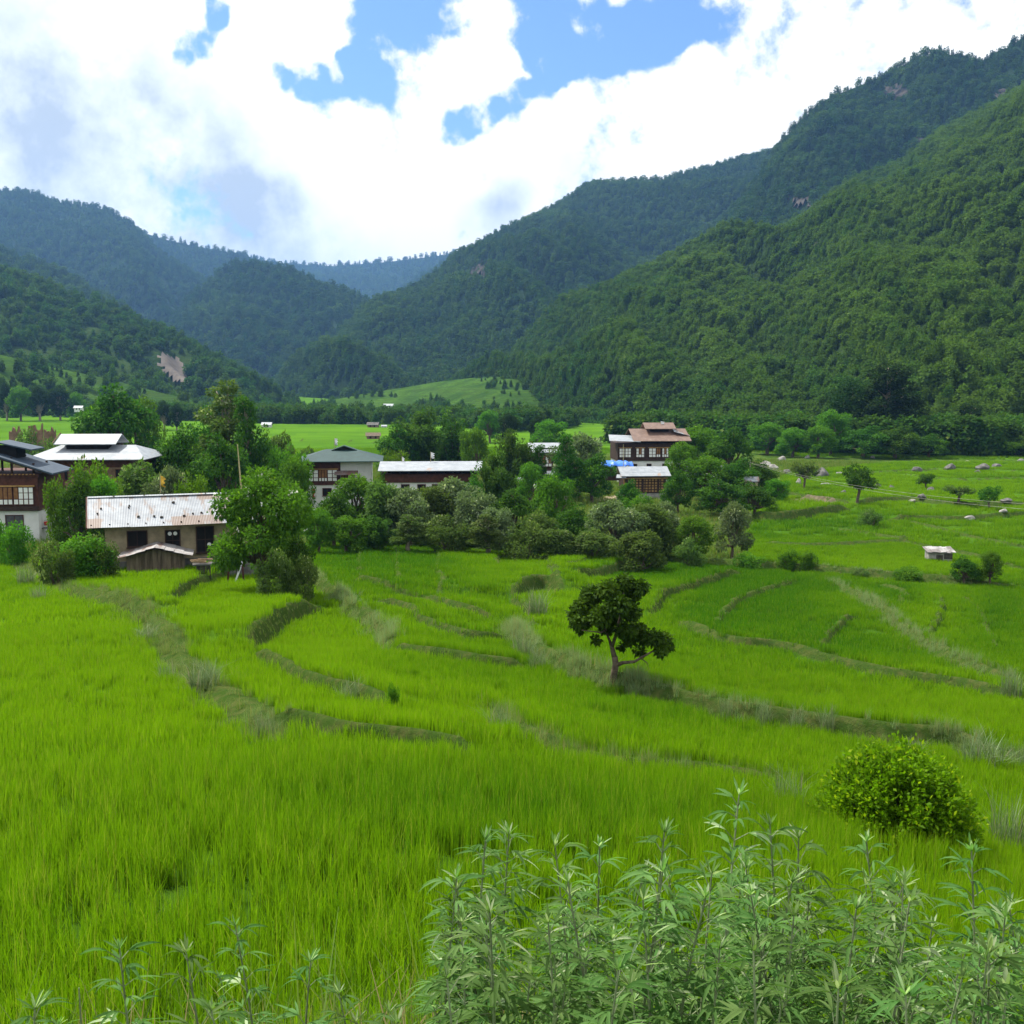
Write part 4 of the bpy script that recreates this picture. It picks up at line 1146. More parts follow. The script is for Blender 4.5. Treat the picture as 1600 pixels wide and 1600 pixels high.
# --- giant trees at the forest edge
GT = make_tree('giant_tree', 'tall', 17, 20, 16, 14000, .55, L_DEEP, PALEBARK)
pt(GT, 1390, 584, 285, 135, 'giant dark tree towering over the flat fields at the forest edge')
pt(BIG, 1332, 600, 292, 90, 'large dark tree joined to the left of the giant tree')
pt(T0, 1420, 622, 290, 60, 'tall tree with a pale trunk right of the giant tree')
pt(T0, 842, 704, 158, 40, 'dark tree covering the wall of the house with the small white roof')
pt(D1, 828, 722, 146, 50, 'green tree below the small white roof')
pt(T1, 1445, 650, 285, 50, 'slim grey tree with a white trunk at the forest edge')
pt(GT, 1515, 640, 285, 70, 'dark rounded tree standing alone at the forest edge')
pt(D1, 1300, 640, 270, 55, 'dark bushy tree at the left foot of the giant trees')
pt(D1, 1280, 665, 262, 50, 'lower green tree left of the giant trees')
pt(D0, 1350, 668, 262, 70, 'dark undergrowth tree directly below the giant tree')
pt(D0, 1400, 668, 262, 70, 'dark shady bush under the tall pale trunked tree', 'bush')
pt(D0, 1452, 680, 262, 50, 'dark bush at the foot of the slim grey tree', 'bush')
pt(D1, 1240, 668, 265, 55, 'flat crowned green tree above the pale boulders')
pt(D1, 1200, 660, 275, 60, 'bright green tree behind the right hand tree cluster')
pt(S2, 1590, 685, 265, 60, 'yellow-green bush at the far right of the flat fields', 'bush')
pt(D0, 1546, 676, 275, 40, 'small dark tree right of the lone rounded tree')
FARL = [(8, 600, 520, 30), (30, 602, 515, 36), (60, 606, 520, 40), (92, 604, 525, 38), (118, 612, 530, 26), (255, 628, 420, 30), (275, 632, 415, 26), (765, 640, 330, 40), (795, 648, 320, 40), (840, 652, 300, 34), (1245, 640, 330, 50), (1170, 650, 330, 50)]
for i, (px, tp, Y, w) in enumerate(FARL):
    pt([BIG, D1, BIG][i % 3], px, tp, Y, w, 'dark tree of the far row along the edge of the valley fields', 'tree', 'dark trees in the far row along the valley fields')

# ---------------------------------------------------------------- the lone tree in the paddies
def lone_tree():
    rg = np.random.default_rng(77)
    x, y = ground_hit(960, 1062, ground_z); z = gz(x, y)
    R = empty('lone_tree', (x, y, z), 0, 'lone small dark tree with a forked trunk and low side branch amid the paddies', 'tree')
    k = y / F / CP                                    # metres per photo pixel
    def q(px, py, dy=0): return np.array([(px - 960) * k, dy, (1062 - py) * k * 1.0])
    tb = MB()
    def limb(pts, r0, r1):
        pts = [np.array(p) for p in pts]
        n = len(pts); tb.tube(pts, [r0 + (r1 - r0) * i / (n - 1) for i in range(n)], 7)
    limb([q(958, 1074), q(959, 1055), q(962, 1038), q(960, 1025)], .14, .11)
    limb([q(960, 1028), q(956, 1010, .1), q(946, 985, .2), q(930, 965, .3), q(915, 945, .3)], .10, .03)
    limb([q(956, 1012, .1), q(962, 985, -.1), q(968, 955, -.2), q(972, 920, -.2)], .07, .02)
    limb([q(961, 1040), q(972, 1034, -.1), q(990, 1030, -.3), q(1003, 1022, -.3), q(1018, 1012, -.4)], .08, .03)
    limb([q(1003, 1022, -.3), q(1020, 1018, .1), q(1040, 1005, .3)], .04, .015)
    limb([q(1000, 1024, -.3), q(1010, 1032, -.3), q(1013, 1042, -.3)], .025, .01)
    limb([q(962, 985, -.1), q(985, 970, .5), q(1000, 955, .6)], .05, .015)
    limb([q(946, 985, .2), q(935, 980, -.6), q(905, 975, -.7)], .04, .012)
    cl = []
    for px, py, r, dy in [(910, 945, 20, .2), (900, 965, 15, -.4), (925, 930, 22, .5), (948, 915, 20, -.3), (975, 908, 22, .2), (1000, 912, 15, -.1), (990, 928, 18, .6), (960, 935, 24, -.7), (935, 955, 22, -.5), (962, 960, 22, .6), (985, 950, 18, -.3),
                          (915, 972, 12, .3), (948, 980, 18, .5), (975, 978, 20, -.4), (998, 985, 18, .4), (1020, 992, 18, -.3), (1038, 998, 16, .2), (1010, 1000, 15, .5), (1030, 1010, 12, -.5), (985, 998, 14, .2), (905, 980, 9, 0), (1000, 1018, 10, .2), (930, 995, 9, -.2), (1046, 1008, 8, 0), (972, 1012, 8, .3), (893, 955, 10, .1)]:
        c = q(px, py, dy); rr_ = r * k * .80
        cl.append((*c, rr_, rr_ * 1.1, rr_ * .8))
    V, Q, rnd = crown_np(cl, 9000, .17, rg, wid=.6, shell=.25, droop=.3)
    tb.build('trunk', BARK, R, True)
    link('crown', mesh_np('crown', V, Q, L_LONE, False, {'rnd': rnd}), R)
lone_tree()

# ---------------------------------------------------------------- the bright round bush close by
def round_bush():
    rg = np.random.default_rng(78)
    x, y = ground_hit(1396, 1325, ground_z); z = gz(x, y); k = y / F
    R = empty('round_bush', (x, y, z), 0, 'bright green rounded leafy bush standing in the near paddy', 'bush')
    sx, sz = 130 * k, 172 * k
    tb = MB(); cl = []; C_ = []; D_ = []
    n = 640
    for i in range(n):
        u = rg.random() * 6.283; v = rg.random() ** .95
        el = math.acos(min(1, v)) 
        d = np.array([math.cos(u) * math.sin(el), math.sin(u) * math.sin(el), math.cos(el)])
        L = rg.uniform(.86, 1.02) if rg.random() < .8 else rg.uniform(.5, .8)
        tip = d * np.array([sx, sx, sz]) * L
        if tip[2] < .12: tip[2] = .12 + rg.random() * .2
        b = np.array([d[0], d[1], 0]) * .15 * sx
        if i % 4 == 0: tb.tube([b, b * .5 + tip * .45 + [0, 0, .05], tip * .95], [.014, .009, .004], 4)
        for j in range(52):                         # a shoot: whorled leaves along the last third
            t_ = 1 - .28 * rg.random() ** 1.8 if j > 10 else rg.uniform(.4, .75)
            C_.append(tip * t_ + rg.normal(size=3) * (.05 if t_ > .8 else .03) * sx)
            dd_ = d * .5 + np.array([0, 0, .55 * (t_ > .9)]) + rg.normal(size=3) * .6
            D_.append(dd_ / np.linalg.norm(dd_))
    C_, D_ = np.array(C_), np.array(D_); m = len(C_)
    V, Q = leaves_np(C_, D_,   .095 * (.6 + .8 * rg.random(m)), .052, rg, up=np.array([0, 0, 1.0]) + D_ * .2)
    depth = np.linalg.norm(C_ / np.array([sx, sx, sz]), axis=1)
    rnd = np.clip(rg.random(m) * .75 + np.clip(depth - .72, 0, .3) * .9, 0, 1)  # paler outer leaves, darker inner ones: shade inside the bush put into colour
    tb.build('stems', BARK, R)
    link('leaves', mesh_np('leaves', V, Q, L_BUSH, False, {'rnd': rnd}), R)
round_bush()

# ---------------------------------------------------------------- tall grass clumps beside the paddies
def grass_clump(seed, mat, n=160, h=1.0, w=.02, spread=.4):
    return tuft(seed, n, spread, h, w, .45, mat, seg=4, hv=.5)
t = NT('tall_grass'); rnd = t.attr('rnd')
c = t.mix(rnd, (.10, .17, .04), (.24, .32, .15)); c = t.mix(t.ramp(rnd, .85, .92), c, (.30, .27, .16))
dn = t.bsdf(c, .6, .25); tr = t.n('ShaderNodeBsdfTranslucent', {'Color': c}).outputs[0]
TG = t.end(t.n('ShaderNodeMixShader', {0: .35, 1: dn, 2: tr}).outputs[0])
GC = [grass_clump(90, TG), grass_clump(91, TG), grass_clump(92, TG)]
def clump_at(px, base, top, wpx, label, k=0, cat='grass clump'):
    x, y = ground_hit(px, base, ground_z); z = gz(x, y)
    h = at(px, top, y).z - z; w = wpx / F * y
    o = link('grass_clump', GC[k % 3], None, (x, y, z - .05)); o.scale = (w / 1.5, w / 1.5, max(.2, h) / 1.15)
    o.rotation_euler = (0, 0, random.random() * 6)
    return tag(o, label, cat)
for a in [(1428, 1188, 1150, 60, 'grey-green grass clump above the bright round bush'), (1535, 1200, 1142, 120, 'largest grey-green grass clump, right of the bright round bush', 1),
          (1588, 1205, 1160, 60, 'grass clump right of the largest one', 2), (1580, 1085, 1042, 60, 'bushy grey grass clump on the diagonal weedy bund', 1),
          (1132, 1120, 1088, 34, 'small grass tuft on the long bund right of the lone tree'), (1192, 1132, 1095, 44, 'dark based grass tuft on the long bund, second from the lone tree', 1),
          (1245, 1140, 1102, 50, 'spreading grass clump on the long bund below the curved paddies', 2), (1292, 1146, 1100, 44, 'tall grass clump on the long bund nearest the round bush', 0),
          (990, 1092, 1062, 34, 'grass tuft on the bund just right of the lone tree', 1), (818, 1030, 985, 60, 'silvery weed clump on the bund left of the lone tree', 2), (840, 1048, 1010, 50, 'second silvery weed clump beside the one left of the lone tree', 1),
          (840, 962, 918, 60, 'leafy clump over the dark bank below the looped bund', 0), (780, 1150, 1100, 70, 'tall loose grass in the middle of the near paddies', 2),
          (1230, 1270, 1200, 90, 'feathery pale grass just left of the bright round bush', 1), (1570, 1330, 1245, 100, 'pale dry grass right of the bright round bush', 0),
          (260, 1068, 1030, 50, 'reddish brown weed clump on the left weedy bund', 1), (415, 1150, 1110, 60, 'brown stemmed weed clump at the lower end of the left weedy bund', 2),
          (60, 940, 915, 44, 'dark weed tuft in the left field', 0), (40, 915, 880, 50, 'dark weed mound at the left edge of the fields', 1), (545, 1100, 1060, 70, 'brownish loose grass on the bund below the sunlit middle paddy', 2),
          (320, 1075, 1030, 90, 'dry purple-grey grass in the middle of the left weedy bund', 0), (230, 1000, 975, 60, 'grey weed tuft at the upper part of the left weedy bund', 1)]:
    clump_at(*a)
pt(S0, 614, 1072, 0, 22, 'thin upright sapling on the bund of the middle paddy', 'sapling', base=1116)
# ================================================================ BUILDINGS
def sheet_mat(name, a, b, rust, lo, hi, metal=.25, rough=.45, pitch=38, patch=None):
    """corrugated roofing sheets with rust patches of their own shape"""
    t = NT(name)
    co = t.n('ShaderNodeTexCoord').outputs['Object']
    c = t.mix(t.ramp(t.noise(1.3, 4, .6), .35, .65), a, b)
    br = t.n('ShaderNodeTexBrick', {'Vector': t.n('ShaderNodeMapping', {'Vector': co, 'Scale': (1, 1, 1)}).outputs[0], 'Scale': .62, 'Color1': (0, 0, 0, 1), 'Color2': (1, 1, 1, 1), 'Mortar': (.2, .2, .2, 1), 'Mortar Size': .004, 'Bias': 0.0, 'Brick Width': 1.3, 'Row Height': 1.2})
    pa = t.ramp(t.math('ADD', t.math('MULTIPLY', br.outputs['Color'], .35), t.noise(1.1, 5, .6, stretch=(1.5, .45, .45))), lo, hi)
    c = t.mix(t.math('MULTIPLY', pa, .8), c, rust)
    wv = t.n('ShaderNodeTexWave', {'Vector': co, 'Scale': pitch / 6.28 * .5}, wave_type='BANDS', bands_direction='X')
    return t.end(t.bsdf(c, rough, .4, metal, t.bump(wv.outputs['Fac'], .35, .02)))
WHITE_TIN = sheet_mat('white_tin_sheet', (.22, .245, .265), (.30, .325, .345), (.30, .20, .13), .80, .9, .05, .55)
PATCH_TIN = sheet_mat('weathered_tin_sheet', (.17, .19, .215), (.24, .265, .29), (.14, .08, .045), .56, .70, .05, .55)
RUST_TIN = sheet_mat('rusty_tin_sheet', (.20, .14, .12), (.28, .22, .20), (.20, .10, .07), .72, .85, .1, .6)
TEAL_TIN = sheet_mat('teal_tin_sheet', (.014, .042, .040), (.020, .056, .053), (.16, .18, .17), .98, 1.1, .0, .75)
BLUE_TIN = sheet_mat('slate_blue_sheet', (.03, .05, .075), (.045, .07, .10), (.2, .22, .24), .98, 1.1, .0, .75)
BROWN_TIN = sheet_mat('brown_tin_sheet', (.13, .080, .058), (.18, .115, .085), (.24, .19, .15), .78, .92, .05, .6)
MUD = plain('rammed_mud', (.27, .22, .14), .95, .1, var=.22, scale=1.6, bump=.5, bscale=9, dirt=((.12, .09, .06), .55, .75))
MUD2 = plain('old_mud_wall', (.20, .13, .085), .95, .1, var=.3, scale=1.2, bump=.7, bscale=6, dirt=((.10, .065, .04), .5, .7))
LIME = plain('limewash', (.66, .66, .63), .9, .15, var=.08, scale=.8, bump=.3, bscale=7, dirt=((.33, .33, .27), .56, .74, (1, 1, .25)))
TIMBER = plain('dark_timber', (.042, .022, .014), .75, .25, var=.35, scale=3, bump=.4, bscale=18)
REDT = plain('red_brown_timber', (.075, .026, .016), .75, .25, var=.3, scale=3, bump=.4, bscale=18)
OCHRE = plain('ochre_timber', (.34, .20, .07), .8, .2, var=.3, scale=2, bump=.3, bscale=12)
PLANK = plain('grey_plank', (.15, .115, .08), .9, .15, var=.5, scale=5, bump=.7, bscale=18, stretch=(1, 1, .12))
PANEL = plain('white_panel', (.72, .72, .70), .8, .2, var=.06)
DARK = plain('painted_interior_shade', (.012, .011, .010), .8, .1, var=.3)  # near-black colour stands in for the shade inside openings and open attics
GLASS = plain('window_glass', (.02, .025, .03), .15, .5, var=.2)
STONE = plain('grey_stone', (.13, .125, .115), .95, .15, var=.4, scale=1.5, bump=.9, bscale=5, dirt=((.10, .10, .07), .55, .75))
PALEST = plain('pale_stone', (.26, .25, .225), .95, .15, var=.35, scale=1.5, bump=.9, bscale=5, dirt=((.16, .15, .12), .55, .75))
TARP = plain('blue_tarpaulin', (.03, .16, .62), .45, .4, var=.2, scale=1.5, bump=.8, bscale=2.5)
CLOTH = plain('white_flag_cloth', (.75, .75, .74), .8, .2, var=.05)
YCLOTH = plain('yellow_flag_cloth', (.62, .38, .05), .8, .2, var=.1)
RCLOTH = plain('red_cloth', (.45, .03, .03), .8, .2, var=.1)
POLE = plain('bamboo_pole', (.34, .30, .15), .7, .2, var=.2)
WOODL = plain('split_firewood', (.38, .26, .16), .85, .2, var=.3, scale=8)

def gable(mb, x0, x1, y0, y1, ze, zr, ox, oy, t=.06, axis='x', bow=0):
    """two roof slabs, ridge along axis, with overhangs"""
    if axis == 'x':
        ym = (y0 + y1) / 2; s = (zr - ze) / (ym - y0); e = ze - s * oy
        mb.slab([(x0 - ox, y0 - oy, e), (x1 + ox, y0 - oy, e), (x1 + ox, ym, zr), (x0 - ox, ym, zr)], t)
        mb.slab([(x0 - ox, ym + .003, zr), (x1 + ox, ym + .003, zr), (x1 + ox, y1 + oy, e), (x0 - ox, y1 + oy, e)], t)
    else:
        xm = (x0 + x1) / 2; s = (zr - ze) / (xm - x0); e = ze - s * ox
        mb.slab([(x0 - ox, y0 - oy, e), (xm, y0 - oy, zr), (xm, y1 + oy, zr), (x0 - ox, y1 + oy, e)], t)
        mb.slab([(xm + .003, y0 - oy, zr), (x1 + ox, y0 - oy, e), (x1 + ox, y1 + oy, e), (xm + .003, y1 + oy, zr)], t)
    return mb
def part(name, mb, mat, parent, smooth=False): return mb.build(name, mat, parent, smooth)
def B(*a): return MB().box(*a)

def window(R, x0, x1, z0, z1, y=0.0, panes=2, rows=1, frame=None, fill=None, name='window', fw=.07, sill=True):
    """frame proud of the wall with recessed-looking dark pane behind; front faces -y"""
    fr = MB(); f = fw
    fr.box(x0, x0 + f, y - .08, y, z0, z1); fr.box(x1 - f, x1, y - .08, y, z0, z1)
    fr.box(x0 + f, x1 - f, y - .08, y, z1 - f, z1); fr.box(x0 + f, x1 - f, y - .08, y, z0, z0 + f)
    for i in range(1, panes):
        xm = x0 + f + (x1 - x0 - 2 * f) * i / panes; fr.box(xm - f * .3, xm + f * .3, y - .065, y, z0 + f, z1 - f)
    for i in range(1, rows):
        zm = z0 + f + (z1 - z0 - 2 * f) * i / rows; fr.box(x0 + f, x1 - f, y - .06, y, zm - f * .3, zm + f * .3)
    o = fr.build(name, frame or TIMBER, R)
    B(x0 + f, x1 - f, y - .03, y + .005, z0 + f, z1 - f).build('pane', fill or DARK, o)
    if sill: B(x0 - .06, x1 + .06, y - .14, y - .002, z0 - .07, z0 - .003).build('sill', frame or TIMBER, o)
    return o

def house_at(name, px, row, Y, rz, label):
    p = at(px, row, Y)
    g = gz(p.x, p.y)
    return empty(name, (p.x, p.y, p.z), math.radians(rz), label, 'house'), p.z - g

# ---- long mud farmhouse
R, d = house_at('farmhouse', 166, 884, 71.5, 20, 'long low mud farmhouse with a weathered white tin roof held down by stones')
print('farm', d)
W, D, H = 9.6, 5.2, 2.75
B(0, W, 0, D, -1.2, H).build('wall', MUD, R)
B(-.12, W + .12, -.12, D + .12, -1.3, .22).build('plinth', STONE, R)
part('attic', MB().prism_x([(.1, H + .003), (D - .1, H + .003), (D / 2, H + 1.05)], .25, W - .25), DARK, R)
rf = MB(); nx = 9; ze, zr = H + .12, H + 1.55; ym = D / 2
for i in range(nx):
    for j in range(3):
        for side in (0, 1):
            w_ = (W + 2.0) / nx; xa = -1.0 + i * w_
            j0, j1 = j / 3 - .02, (j + 1) / 3 + .03
            jt = [random.uniform(-.02, .02) for _ in range(3)]
            ya, yb = -.95 + (ym + .95) * j0, -.95 + (ym + .95) * min(j1, 1)
            za, zb = ze - .2 + (zr - ze + .2) * j0, ze - .2 + (zr - ze + .2) * min(j1, 1)
            if side: ya, yb = D - ya, D - yb
            off = .012 * (2 - j) + .006 * (i % 2) + .01
            sag = -.05 * math.sin(math.pi * (xa + w_ / 2 + 1) / (W + 2)) 
            p = [(xa - .03 + jt[0], ya, za + off + sag), (xa + w_ + .04 + jt[0], ya, za + off + sag), (xa + w_ + .04 + jt[1], yb, zb + off + .01 + sag), (xa - .03 + jt[1], yb, zb + off + .01 + sag)]
            rf.slab(p if not side else p[::-1], .012)
roof = rf.build('roof', PATCH_TIN, R)
part('ridge_cap', MB().slab([(-1.02, ym - .18, zr + .0), (W + 1.02, ym - .18, zr + .0), (W + 1.02, ym, zr + .06), (-1.02, ym, zr + .06)], .01).slab([(-1.02, ym, zr + .06), (W + 1.02, ym, zr + .06), (W + 1.02, ym + .18, zr), (-1.02, ym + .18, zr)], .01), WHITE_TIN, roof)
part('verge_board', MB().slab([(-1.12, -.95, ze - .17), (-1.03, -.95, ze - .17), (-1.03, ym, zr + .03), (-1.12, ym, zr + .03)], .16), REDT, roof)
rb = MB()
for i in range(11): rb.box(-.8 + i * (W + 1.6) / 10 - .04, -.8 + i * (W + 1.6) / 10 + .04, -.75, D + .75, H + .003, H + .09)
rb.build('rafters', TIMBER, R)
wn_ = window(R, 1.35, 2.65, 1.15, 2.25, 0, 2, 1, name='window')
w2 = window(R, 3.75, 4.75, .75, 2.2, 0, 2, 2)
w3 = window(R, 5.75, 6.95, .55, 2.35, 0, 2, 2)
for w_, xs in ((w2, (4.07, 4.42)), (w3, (6.6,))):
    for x in xs:
        m_ = MB(); n_ = 16; zc = 1.95 if w_ is w2 else 1.1
        m_.add([(x + .13 * math.cos(6.283 * k / n_), -.045, zc + .13 * math.sin(6.283 * k / n_)) for k in range(n_)] + [(x + .13 * math.cos(6.283 * k / n_), -.032, zc + .13 * math.sin(6.283 * k / n_)) for k in range(n_)],
               [tuple(range(n_))] + [(k, (k + 1) % n_, (k + 1) % n_ + n_, k + n_) for k in range(n_)])
        m_.build('painted_disc', PANEL, w_)
# stones on the roof
def rock_mesh(seed, mat, rough=.28, n=3):
    import bmesh
    bm = bmesh.new(); bmesh.ops.create_icosphere(bm, subdivisions=n, radius=1)
    rg = np.random.default_rng(seed); off = rg.random(3) * 50
    from mathutils import noise
    cuts = [(Vector(rg.normal(size=3)).normalized(), rg.uniform(.55, .85)) for _ in range(7)]
    for v in bm.verts:
        p = v.co.copy()
        for nn_, dd_ in cuts:
            e = p.dot(nn_) - dd_
            if e > 0: p -= nn_ * e * .85
        p *= 1 + rough * (noise.fractal(p * 1.1 + Vector(off), .8, 2.1, 4) - .0)
        v.co = p
    me = bpy.data.meshes.new('rock'); bm.to_mesh(me); bm.free(); me.materials.append(mat)
    me.polygons.foreach_set('use_smooth', [True] * len(me.polygons)); 
    return me
DSTONE = plain('dark_stone', (.07, .06, .05), .95, .15, var=.4, scale=4, bump=.6, bscale=12)
RK0 = [rock_mesh(s, DSTONE) for s in range(3)]
M = Matrix.Translation(R.location) @ Matrix.Rotation(math.radians(20), 4, 'Z')
def on_roof(fx, fy):                     # fractions along the roof and up the front slope
    x = -1 + fx * (W + 2); y = -.95 + (ym + .95) * fy; z = ze - .2 + (zr - ze + .2) * fy + .09 - .05 * math.sin(math.pi * fx)
    return M @ Vector((x, y, z))
for i, (fx, fy) in enumerate([(.07, .58), (.05, .42), (.22, .60), (.225, .66), (.27, .28), (.355, .28), (.395, .24), (.47, .72), (.52, .26), (.62, .34), (.57, .32), (.31, .99), (.14, .98), (.42, .99), (.66, .99), (.75, .6), (.8, .3)]):
    o = link('stone', RK0[i % 3], None, on_roof(fx, fy)); s = random.uniform(.06, .10); o.scale = (s * 1.3, s, s * .8); o.rotation_euler = (0, 0, random.random() * 6)
    tag(o, 'fist sized dark stone weighing down the tin roof of the long farmhouse', 'stone', 'stones holding down the farmhouse roof')

# ---- plank shed with rusty patched roof
p = at(198, 884, 69.6)
R = empty('plank_shed', (p.x, p.y, gz(p.x, p.y) - .05), math.radians(14), 'weathered grey plank shed with a low rusty patched gable roof in front of the farmhouse', 'shed')
w_, h_ = 3.5, 1.15
B(0, w_, 0, 1.8, -.3, h_).build('wall', PLANK, R)
pk = MB()
for i in range(22): pk.box(i * w_ / 22 + .008, (i + 1) * w_ / 22 - .012, -.035 - random.uniform(0, .015), -.003, -.25, h_ + random.uniform(-.06, .03) + (.36 * (1 - abs((i + .5) / 11 - 1))))
pk.build('planks', PLANK, R)
part('gable', MB().prism([(0, h_ + .003), (w_, h_ + .003), (w_ / 2, h_ + .42)], .003, 1.8), PLANK, R)
rf = MB()
for i in range(8):
    for j in range(3):
        for s in (0, 1):
            a, b = i / 4 - 1, (i + 1) / 4 - 1
            if (s == 0) != (a < 0): continue
            f = lambda q: (w_ / 2 + q * (w_ / 2 + .55), h_ + .52 - .62 * abs(q) + random.uniform(0, .05))
            (xa, za), (xb, zb) = f(a), f(b); ya, yb = -.55 + j * 1.0, -.55 + (j + 1) * 1.0 + .08
            o_ = random.uniform(0, .04) + .02 * (2 - j)
            rf.slab([(xa, ya, za + o_), (xb + .05, ya, zb + o_), (xb + .05, yb, zb + o_ + .01), (xa, yb, za + o_ + .01)], .012)
rf.build('roof', sheet_mat('patched_rusty_sheet', (.22, .20, .19), (.34, .33, .32), (.12, .055, .035), .55, .68, .1, .6), R)

# ---- stone stand with firewood
p = at(318, 886, 69.0)
R = empty('stone_stand', (p.x, p.y, gz(p.x, p.y)), math.radians(15), 'square dark stone stand in the yard below the farmhouse window', 'stand')
sm = MB()
for r_ in range(5):
    for c_ in range(3):
        for b_ in range(2):
            sm.box(-.45 + c_ * .3 + random.uniform(0, .02), -.45 + (c_ + 1) * .3 - .012, -.3 + b_ * .3, -.3 + (b_ + 1) * .3 - .012 + random.uniform(-.01, .01), -.25 + r_ * .18, -.25 + (r_ + 1) * .18 - .01)
sm.build('base', DSTONE, R); B(-.66, .62, -.42, .42, .653, .74).build('slab', STONE, R)
fw_ = MB()
for i in range(12):
    a = random.uniform(-.5, .5); x = random.uniform(-.4, .3); y = random.uniform(-.25, .25); L = random.uniform(.3, .55)
    fw_.tube([(x - L * math.cos(a), y - L * math.sin(a), .80 + .02 * i), (x + L * math.cos(a), y + L * math.sin(a), .80 + .022 * i)], [.03, .025], 5)
o = fw_.build('firewood_pile', WOODL); o.location = R.location; o.rotation_euler = R.rotation_euler
tag(o, 'small pile of split sticks on top of the stone stand', 'firewood')
# leaning boards beside the farmhouse
p = at(362, 880, 69.5)
for i, (dx, ln, col_, lb) in enumerate([(0, .5, CLOTH, 'pale board leaning on the farmhouse end next to the blossoming tree trunk'), (-.45, .1, REDT, 'reddish post standing beside the pale leaning board'), (.6, -.12, REDT, 'reddish upright board right of the pale leaning board')]):
    m_ = MB(); m_.slab([(0, 0, 0), (.12, 0, 0), (.12 + ln, .25, 1.5), (ln, .25, 1.5)], .03)
    o = m_.build('board', col_); o.location = (p.x + dx, p.y + .3, gz(p.x + dx, p.y + .3)); tag(o, lb, 'board')

# ---- Bhutanese style storeys
def rabsel(R, x0, x1, z0, z1, y, cols, kinds):
    """timber window bay: row of white panels and shuttered lights over a row of small white panels"""
    B(x0, x1, y - .16, y - .003, z0, z1).build('window_bay', REDT, R)
    bay = R.children[-1]
    cw = (x1 - x0) / cols; zm = z0 + (z1 - z0) * .33
    pn = MB(); pane = MB()
    for i in range(cols):
        a, b = x0 + i * cw + .05, x0 + (i + 1) * cw - .05
        pn.box(a, b, y - .185, y - .163, z0 + .08, zm - .05)
        if kinds[i % len(kinds)] == 'w':
            zh = (zm + z1) / 2
            pn.box(a, b, y - .185, y - .163, zm + .03, zh - .03); pn.box(a, b, y - .185, y - .163, zh + .03, z1 - .08)
        else:
            pane.box(a, b, y - .185, y - .163, zm + .03, z1 - .08)
    pn.build('white_panel', PANEL, bay); pane.build('shutter', kinds_mat.get('s'), bay)
    B(x0 - .12, x1 + .12, y - .26, y - .003, z1 + .003, z1 + .12).build('cornice', OCHRE, bay)
    return bay
kinds_mat = {'s': plain('shutter_wood', (.20, .09, .03), .6, .3, var=.3)}
def cornice(R, x0, x1, y0, y1, z, n=3, mat=REDT):
    m_ = MB()
    for i in range(n):
        e = .06 + .09 * i; m_.box(x0 - e, x1 + e, y0 - e, y1 + e, z + i * .15, z + i * .15 + .13)
    d_ = MB(); k = int((x1 - x0) / .32)
    for i in range(k): xx = x0 + (i + .5) * (x1 - x0) / k; d_.box(xx - .06, xx + .06, y0 - .06 - .09 * n - .02, y0 - .1, z + .16 * n - .12, z + .16 * n - .03)
    c = m_.build('cornice', mat, R); d_.build('dentils', OCHRE, c)

# traditional house cut by the frame edge
R, d = house_at('traditional_house', 62, 842, 98, 4, 'white and brown two storey timber house under a slate blue roof')
print('trad', d)
Wd = 7.2
B(-Wd, 0, 0, 7, -1.5, 2.55).build('lower_wall', LIME, R)
B(-Wd - .1, .1, -.12, 7.1, 2.553, 5.45).build('upper_wall', REDT, R)
cornice(R, -Wd - .1, .1, -.12, 7.1, 5.453, 3)
rabsel(R, -2.0, -.25, 3.1, 4.75, -.12, 4, 'sww w'.replace(' ', ''))
rabsel(R, -4.1, -2.08, 3.1, 4.75, -.12, 5, 'wwsss')
rabsel(R, -6.6, -4.3, 3.1, 4.75, -.12, 5, 'sswws')
B(-Wd - .16, .16, -.3, -.123, 2.6, 3.0).build('balcony_band', TIMBER, R)
dr = window(R, -2.9, -1.3, .15, 2.2, 0, 2, 1, REDT, plain('grey_door', (.08, .08, .085), .7, .2), name='door', sill=False)
at_ = MB()
for x in (-6.4, -4.3, -2.2, -.3):
    for y in (.2, 3.6): at_.box(x - .08, x + .08, y - .08, y + .08, 5.9, 6.55 + (.9 if -6 < x < -2 else .3) * .9)
at_.build('attic_post', TIMBER, R)
rf = MB(); gable(rf, -Wd, 0, 0, 4, 6.55, 7.75, 1.7, .9, .14, 'y'); rf.build('roof', BLUE_TIN, R)
rj = MB()
for y in (-.8, 0, 1.5, 3, 4.5):
    rj.slab([(-Wd - 1.6, y, 5.93), (-Wd / 2, y, 7.58), (-Wd / 2, y + .12, 7.58), (-Wd - 1.6, y + .12, 5.93)], .14); rj.slab([(-Wd / 2 + .003, y, 7.58), (1.6, y, 5.93), (1.6, y + .12, 5.93), (-Wd / 2 + .003, y + .12, 7.58)], .14)
rj.build('rafters', TIMBER, R)
rf2 = MB(); gable(rf2, -Wd / 2 - 2.2, -Wd / 2 + 2.2, .8, 3.4, 8.25, 8.75, .9, .4, .12, 'y'); rf2.build('raised_roof', BLUE_TIN, R)
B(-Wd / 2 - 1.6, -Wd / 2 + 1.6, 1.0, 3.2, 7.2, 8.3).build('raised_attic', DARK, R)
R, d = house_at('white_annex', 63, 840, 100.5, 8, 'small plain white annex with one window beside the traditional timber house')
B(0, 2.05, 0, 3, -1.2, 2.35).build('wall', LIME, R)
MB().slab([(-.2, -.4, 2.42), (2.3, -.4, 2.42), (2.3, 3.2, 2.75), (-.2, 3.2, 2.75)], .07).build('roof', RUST_TIN, R)
window(R, 1.15, 1.75, 1.3, 1.95, 0, 2, 1)
bz = at(72, 822, 99.0)
